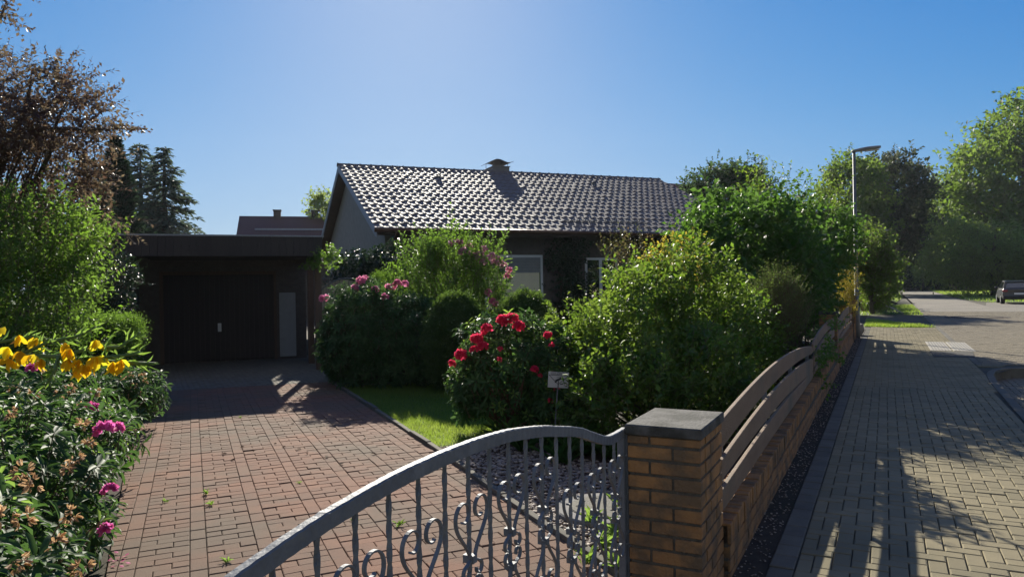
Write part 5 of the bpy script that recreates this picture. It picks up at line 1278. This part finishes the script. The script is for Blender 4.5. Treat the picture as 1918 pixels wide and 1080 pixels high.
sh_, _ = shrub('dark_hedge', 'dark overgrown hedge beyond the brick pillar, left of the street', 'hedge', hb, 203, LM['fard'], 420, 7, 6, .20, .13, .4, .4, stems=30, r0=.05, spread=4)
shrub('rough_grass_clump', 'reddish dry grass clump at the foot of the brick pillar', 'plant', [(tuple(sn(38,.75,.35)), (.5,.6,.5))], 204, LM['feather'], 120, 8, 6, .12, .012, .15, .35, up=2.5, stems=10, r0=.01)
# background greenery left, and behind the house
tree('garden_tree', 'green garden trees low behind the privet, at the left edge', [blob(-200,330,60,520,20,2), blob(20,380,150,520,22,1.5)], 205, LM['farg'], 260, .16, .10, .4, r0=.15)
# -- broom close to the camera
bt = thing('broom_shrub', (-1.35,1.25,0), 'yellow flowering broom reaching in from the left, close to the camera', 'broom')
BR = [([(-60,700,.74),(40,664,.73),(110,668,.72),(180,676,.715),(250,680,.71),(292,680,.71)],.0022), ([(110,668,.72),(170,652,.72),(225,650,.72),(262,622,.72)],.0018), ([(40,664,.73),(90,640,.74),(150,628,.75),(180,612,.75)],.0018),
      ([(-60,650,.76),(0,640,.76),(60,630,.78),(120,640,.78)],.0018), ([(110,668,.72),(100,700,.70),(85,722,.70)],.0018), ([(150,672,.72),(200,668,.70),(245,664,.70),(262,658,.70)],.0015)]
mb = MB()
for pl, r in BR: mb.tube([P(*p) for p in pl], [r*1.2]+[r]*(len(pl)-2)+[r*.5], 6)
j0 = P(-60,700,.74); mb.tube([Vector((-1.35,1.25,0)), Vector((-1.28,1.2,.6)), Vector((-1.05,1.0,1.3)), j0+Vector((-.12,.02,.02)), j0], [.009,.007,.005,.003,.0026], 6)
j1 = P(-60,650,.76); mb.tube([Vector((-1.05,1.0,1.3)), j1+Vector((-.1,.02,.01)), j1], [.004,.003,.002], 6)
GST = mat('green_stem', (.09,.15,.04), (.13,.19,.06), rough=.6); mb.build('stems', GST, bt, smooth=True)
rng = np.random.default_rng(55); LP = []; LX = []
for pl, r in BR:
    q = [np.array(P(*p)) for p in pl]
    for a, b in zip(q, q[1:]):
        m = max(3, int(np.linalg.norm(b-a)/.0028)); t = rng.random(m)[:, None]; LP.append(a+(b-a)*t); d = unit((b-a)[None]); LX.append(unit(d*.9+rdir(rng, m)*.8))
LP = np.concatenate(LP); LX = np.concatenate(LX); n = len(LP)
leaf_mesh('leaves', LP, LX, rdir(rng, n), .013*(.6+.9*rng.random(n)), .0028, T_FOLD, LM['rhodo_new'], bt, rng.random(n))
for i, (u, v, yy) in enumerate([(2,632,.74),(16,668,.72),(40,676,.72),(55,684,.70),(72,652,.74),(78,690,.71),(122,660,.72),(133,672,.70),(128,690,.71),(150,692,.70),(163,700,.70),(180,655,.71),(182,686,.70),(212,696,.70),(228,692,.70),(36,645,.75),(20,690,.73),(142,705,.71)]):
    r_ = np.random.default_rng(900+i); c = np.array(P(u, v, yy)); k = 5
    dn = np.array((.15*r_.normal(), -.2, -1.0)); X = unit(dn+r_.normal(size=(k,3))*.42); 
    leaf_mesh('flower', np.repeat((c+np.array((0,0,.010)))[None], k, 0), X, rdir(r_, k), .0150*(.7+.4*r_.random(k)), .0088*(.7+.5*r_.random(k)), T_ELL, PM['yel'], bt, r_.random(k))
# -- strap leaved plants, weeds, fallen petals, dead leaves
def rosette(name, label, cat, pos, r, n, wd, lm, seed, up=.8, grp=None):
    r_ = np.random.default_rng(seed); p = np.repeat(np.array(pos)[None], n, 0)+r_.normal(size=(n,3))*np.array((r*.12,r*.12,0)); p[:, 2] = pos[2]
    X = unit(r_.normal(size=(n,3))*np.array((1,1,.2))+np.array((0,0,up))); th = leaf_mesh(name, p, X, np.array((0,0,1.))+r_.normal(size=(n,3))*.3, r*(.6+.6*r_.random(n)), wd, T_ELL, lm, None, r_.random(n))
    return setattrs(th, label, cat, grp)
for i, (u, v, r) in enumerate([(746,985,.06),(425,1052,.05),(386,925,.05),(395,945,.05),(310,940,.04),(450,700+82,.03),(662,975,.04),(560,905,.03)]):
    g_ = G(u, v); rosette('weed', ['upright weed in a driveway joint seen between the gate bars','weed in the clinker joint nearest the left rhododendrons at the bottom','weed in the long driveway joint, farther one of a close pair','weed in the long driveway joint, nearer one of a close pair','tiny weed in the clinker close to the left rhododendrons','tiny weed near the garage shadow on the driveway','weed just behind the arched gate rail, left one','weed in the middle of the driveway behind the rail'][i], 'weed', (g_.x,g_.y,0), r, 14, r*.22, LM['rhodo_new'], 600+i, 1.2, 'weeds in the driveway joints')
for i, (u, v, r) in enumerate([(1105,985,.12),(1150,1010,.16),(1168,960,.15),(1100,1060,.13),(1160,1070,.14),(1130,1030,.12)]):
    g_ = G(u, v); rosette('weed', ['bright weed among the pebbles left of the hinge stile','bright leafy weed seen through the last gate bars, tallest of its clump','bright weed right against the gate pillar foot','weed low behind the lower gate scrolls','lowest bright weed beside the gate pillar','bright weed between two gate bars above the lid'][i], 'weed', (g_.x,g_.y,.01), r, 18, r*.2, LM['rhodo_new'], 620+i, 1.5, 'weeds by the gate pillar')
for i, (x, y) in enumerate([(.35,7.3),(.6,7.0),(.1,7.2),(.9,6.8),(-.1,7.6),(.45,6.7),(.8,7.4),(1.15,6.2)]):
    rosette('strap_leaved_plant', ['strap leaved tuft farthest left in the bed, by the red rhododendron','strap leaved tuft at the middle of the bed below the sign','strap leaved tuft in the bed just right of the lawn tip','strap leaved tuft in the bed under the right side of the broad shrub','strap leaved tuft at the corner of lawn and pebble bed','strap leaved tuft nearest the gate among the pebbles','strap leaved tuft tucked in front of the broad green shrub','strap leaved tuft close behind the gate pillar'][i], 'plant', (x,y,0), .34, 34, .018, LM['hazel'], 640+i, 1.6, 'strap leaved tufts in the bed')
rp_ = random.Random(8)
for i in range(14):
    g_ = G(*[(208,1040),(222,1046),(230,1052),(214,1052),(490,1036),(505,1040),(212,1062),(238,1040),(500,1050),(228,1062),(218,1036),(240,1056),(206,1050),(232,1044)][i])
    m_ = MB(); a = rp_.uniform(0,6.28); c, s_ = math.cos(a)*.018, math.sin(a)*.018
    m_.add([(g_.x-c,g_.y-s_,.006),(g_.x+s_*.6,g_.y-c*.6,.010),(g_.x+c,g_.y+s_,.014),(g_.x-s_*.6,g_.y+c*.6,.008)], [(0,1,2),(0,2,3)])
    setattrs(m_.build('fallen_petal', PM['mag']), 'fallen magenta petal on the driveway clinker', 'petal', 'fallen petals on the driveway')
DL = mat('dead_leaf', (.05,.03,.018), (.09,.055,.03), rough=.9)
for i, (u, v) in enumerate([(454,838),(532,838),(560,842),(575,851),(612,856),(473,845),(548,794),(683,822),(420,850),(436,862),(516,832),(600,800),(640,870),(700,850),(380,820)]):
    g_ = G(u, v); m_ = MB(); a = rp_.uniform(0,6.28); L_ = rp_.uniform(.02,.04); c, s_ = math.cos(a)*L_, math.sin(a)*L_
    m_.add([(g_.x-c,g_.y-s_,.006),(g_.x+s_*.5,g_.y-c*.5,.016),(g_.x+c,g_.y+s_,.010),(g_.x-s_*.5,g_.y+c*.5,.020)], [(0,1,2),(0,2,3)])
    setattrs(m_.build('dead_leaf', DL), 'dry dark leaf lying on the driveway clinker', 'leaf', 'dry leaves on the driveway')

# ================================================================== lens veil and shade lift, added as thin haze
mb = MB(); mb.box(W3, -120, 160, -60, 210, -1.2, 45)
hz = mb.build('haze', None); hz.data.materials.clear()
hm = bpy.data.materials.new('thin_haze'); hm.use_nodes = True; hn = hm.node_tree; hn.nodes.remove(hn.nodes['Principled BSDF'])
pv = hn.nodes.new('ShaderNodeVolumePrincipled'); pv.inputs['Color'].default_value = (.80, .88, 1.0, 1); pv.inputs['Density'].default_value = .00015; pv.inputs['Anisotropy'].default_value = .45
hn.links.new(pv.outputs[0], hn.nodes['Material Output'].inputs['Volume']); hz.data.materials.append(hm); setattrs(hz, kind='stuff')
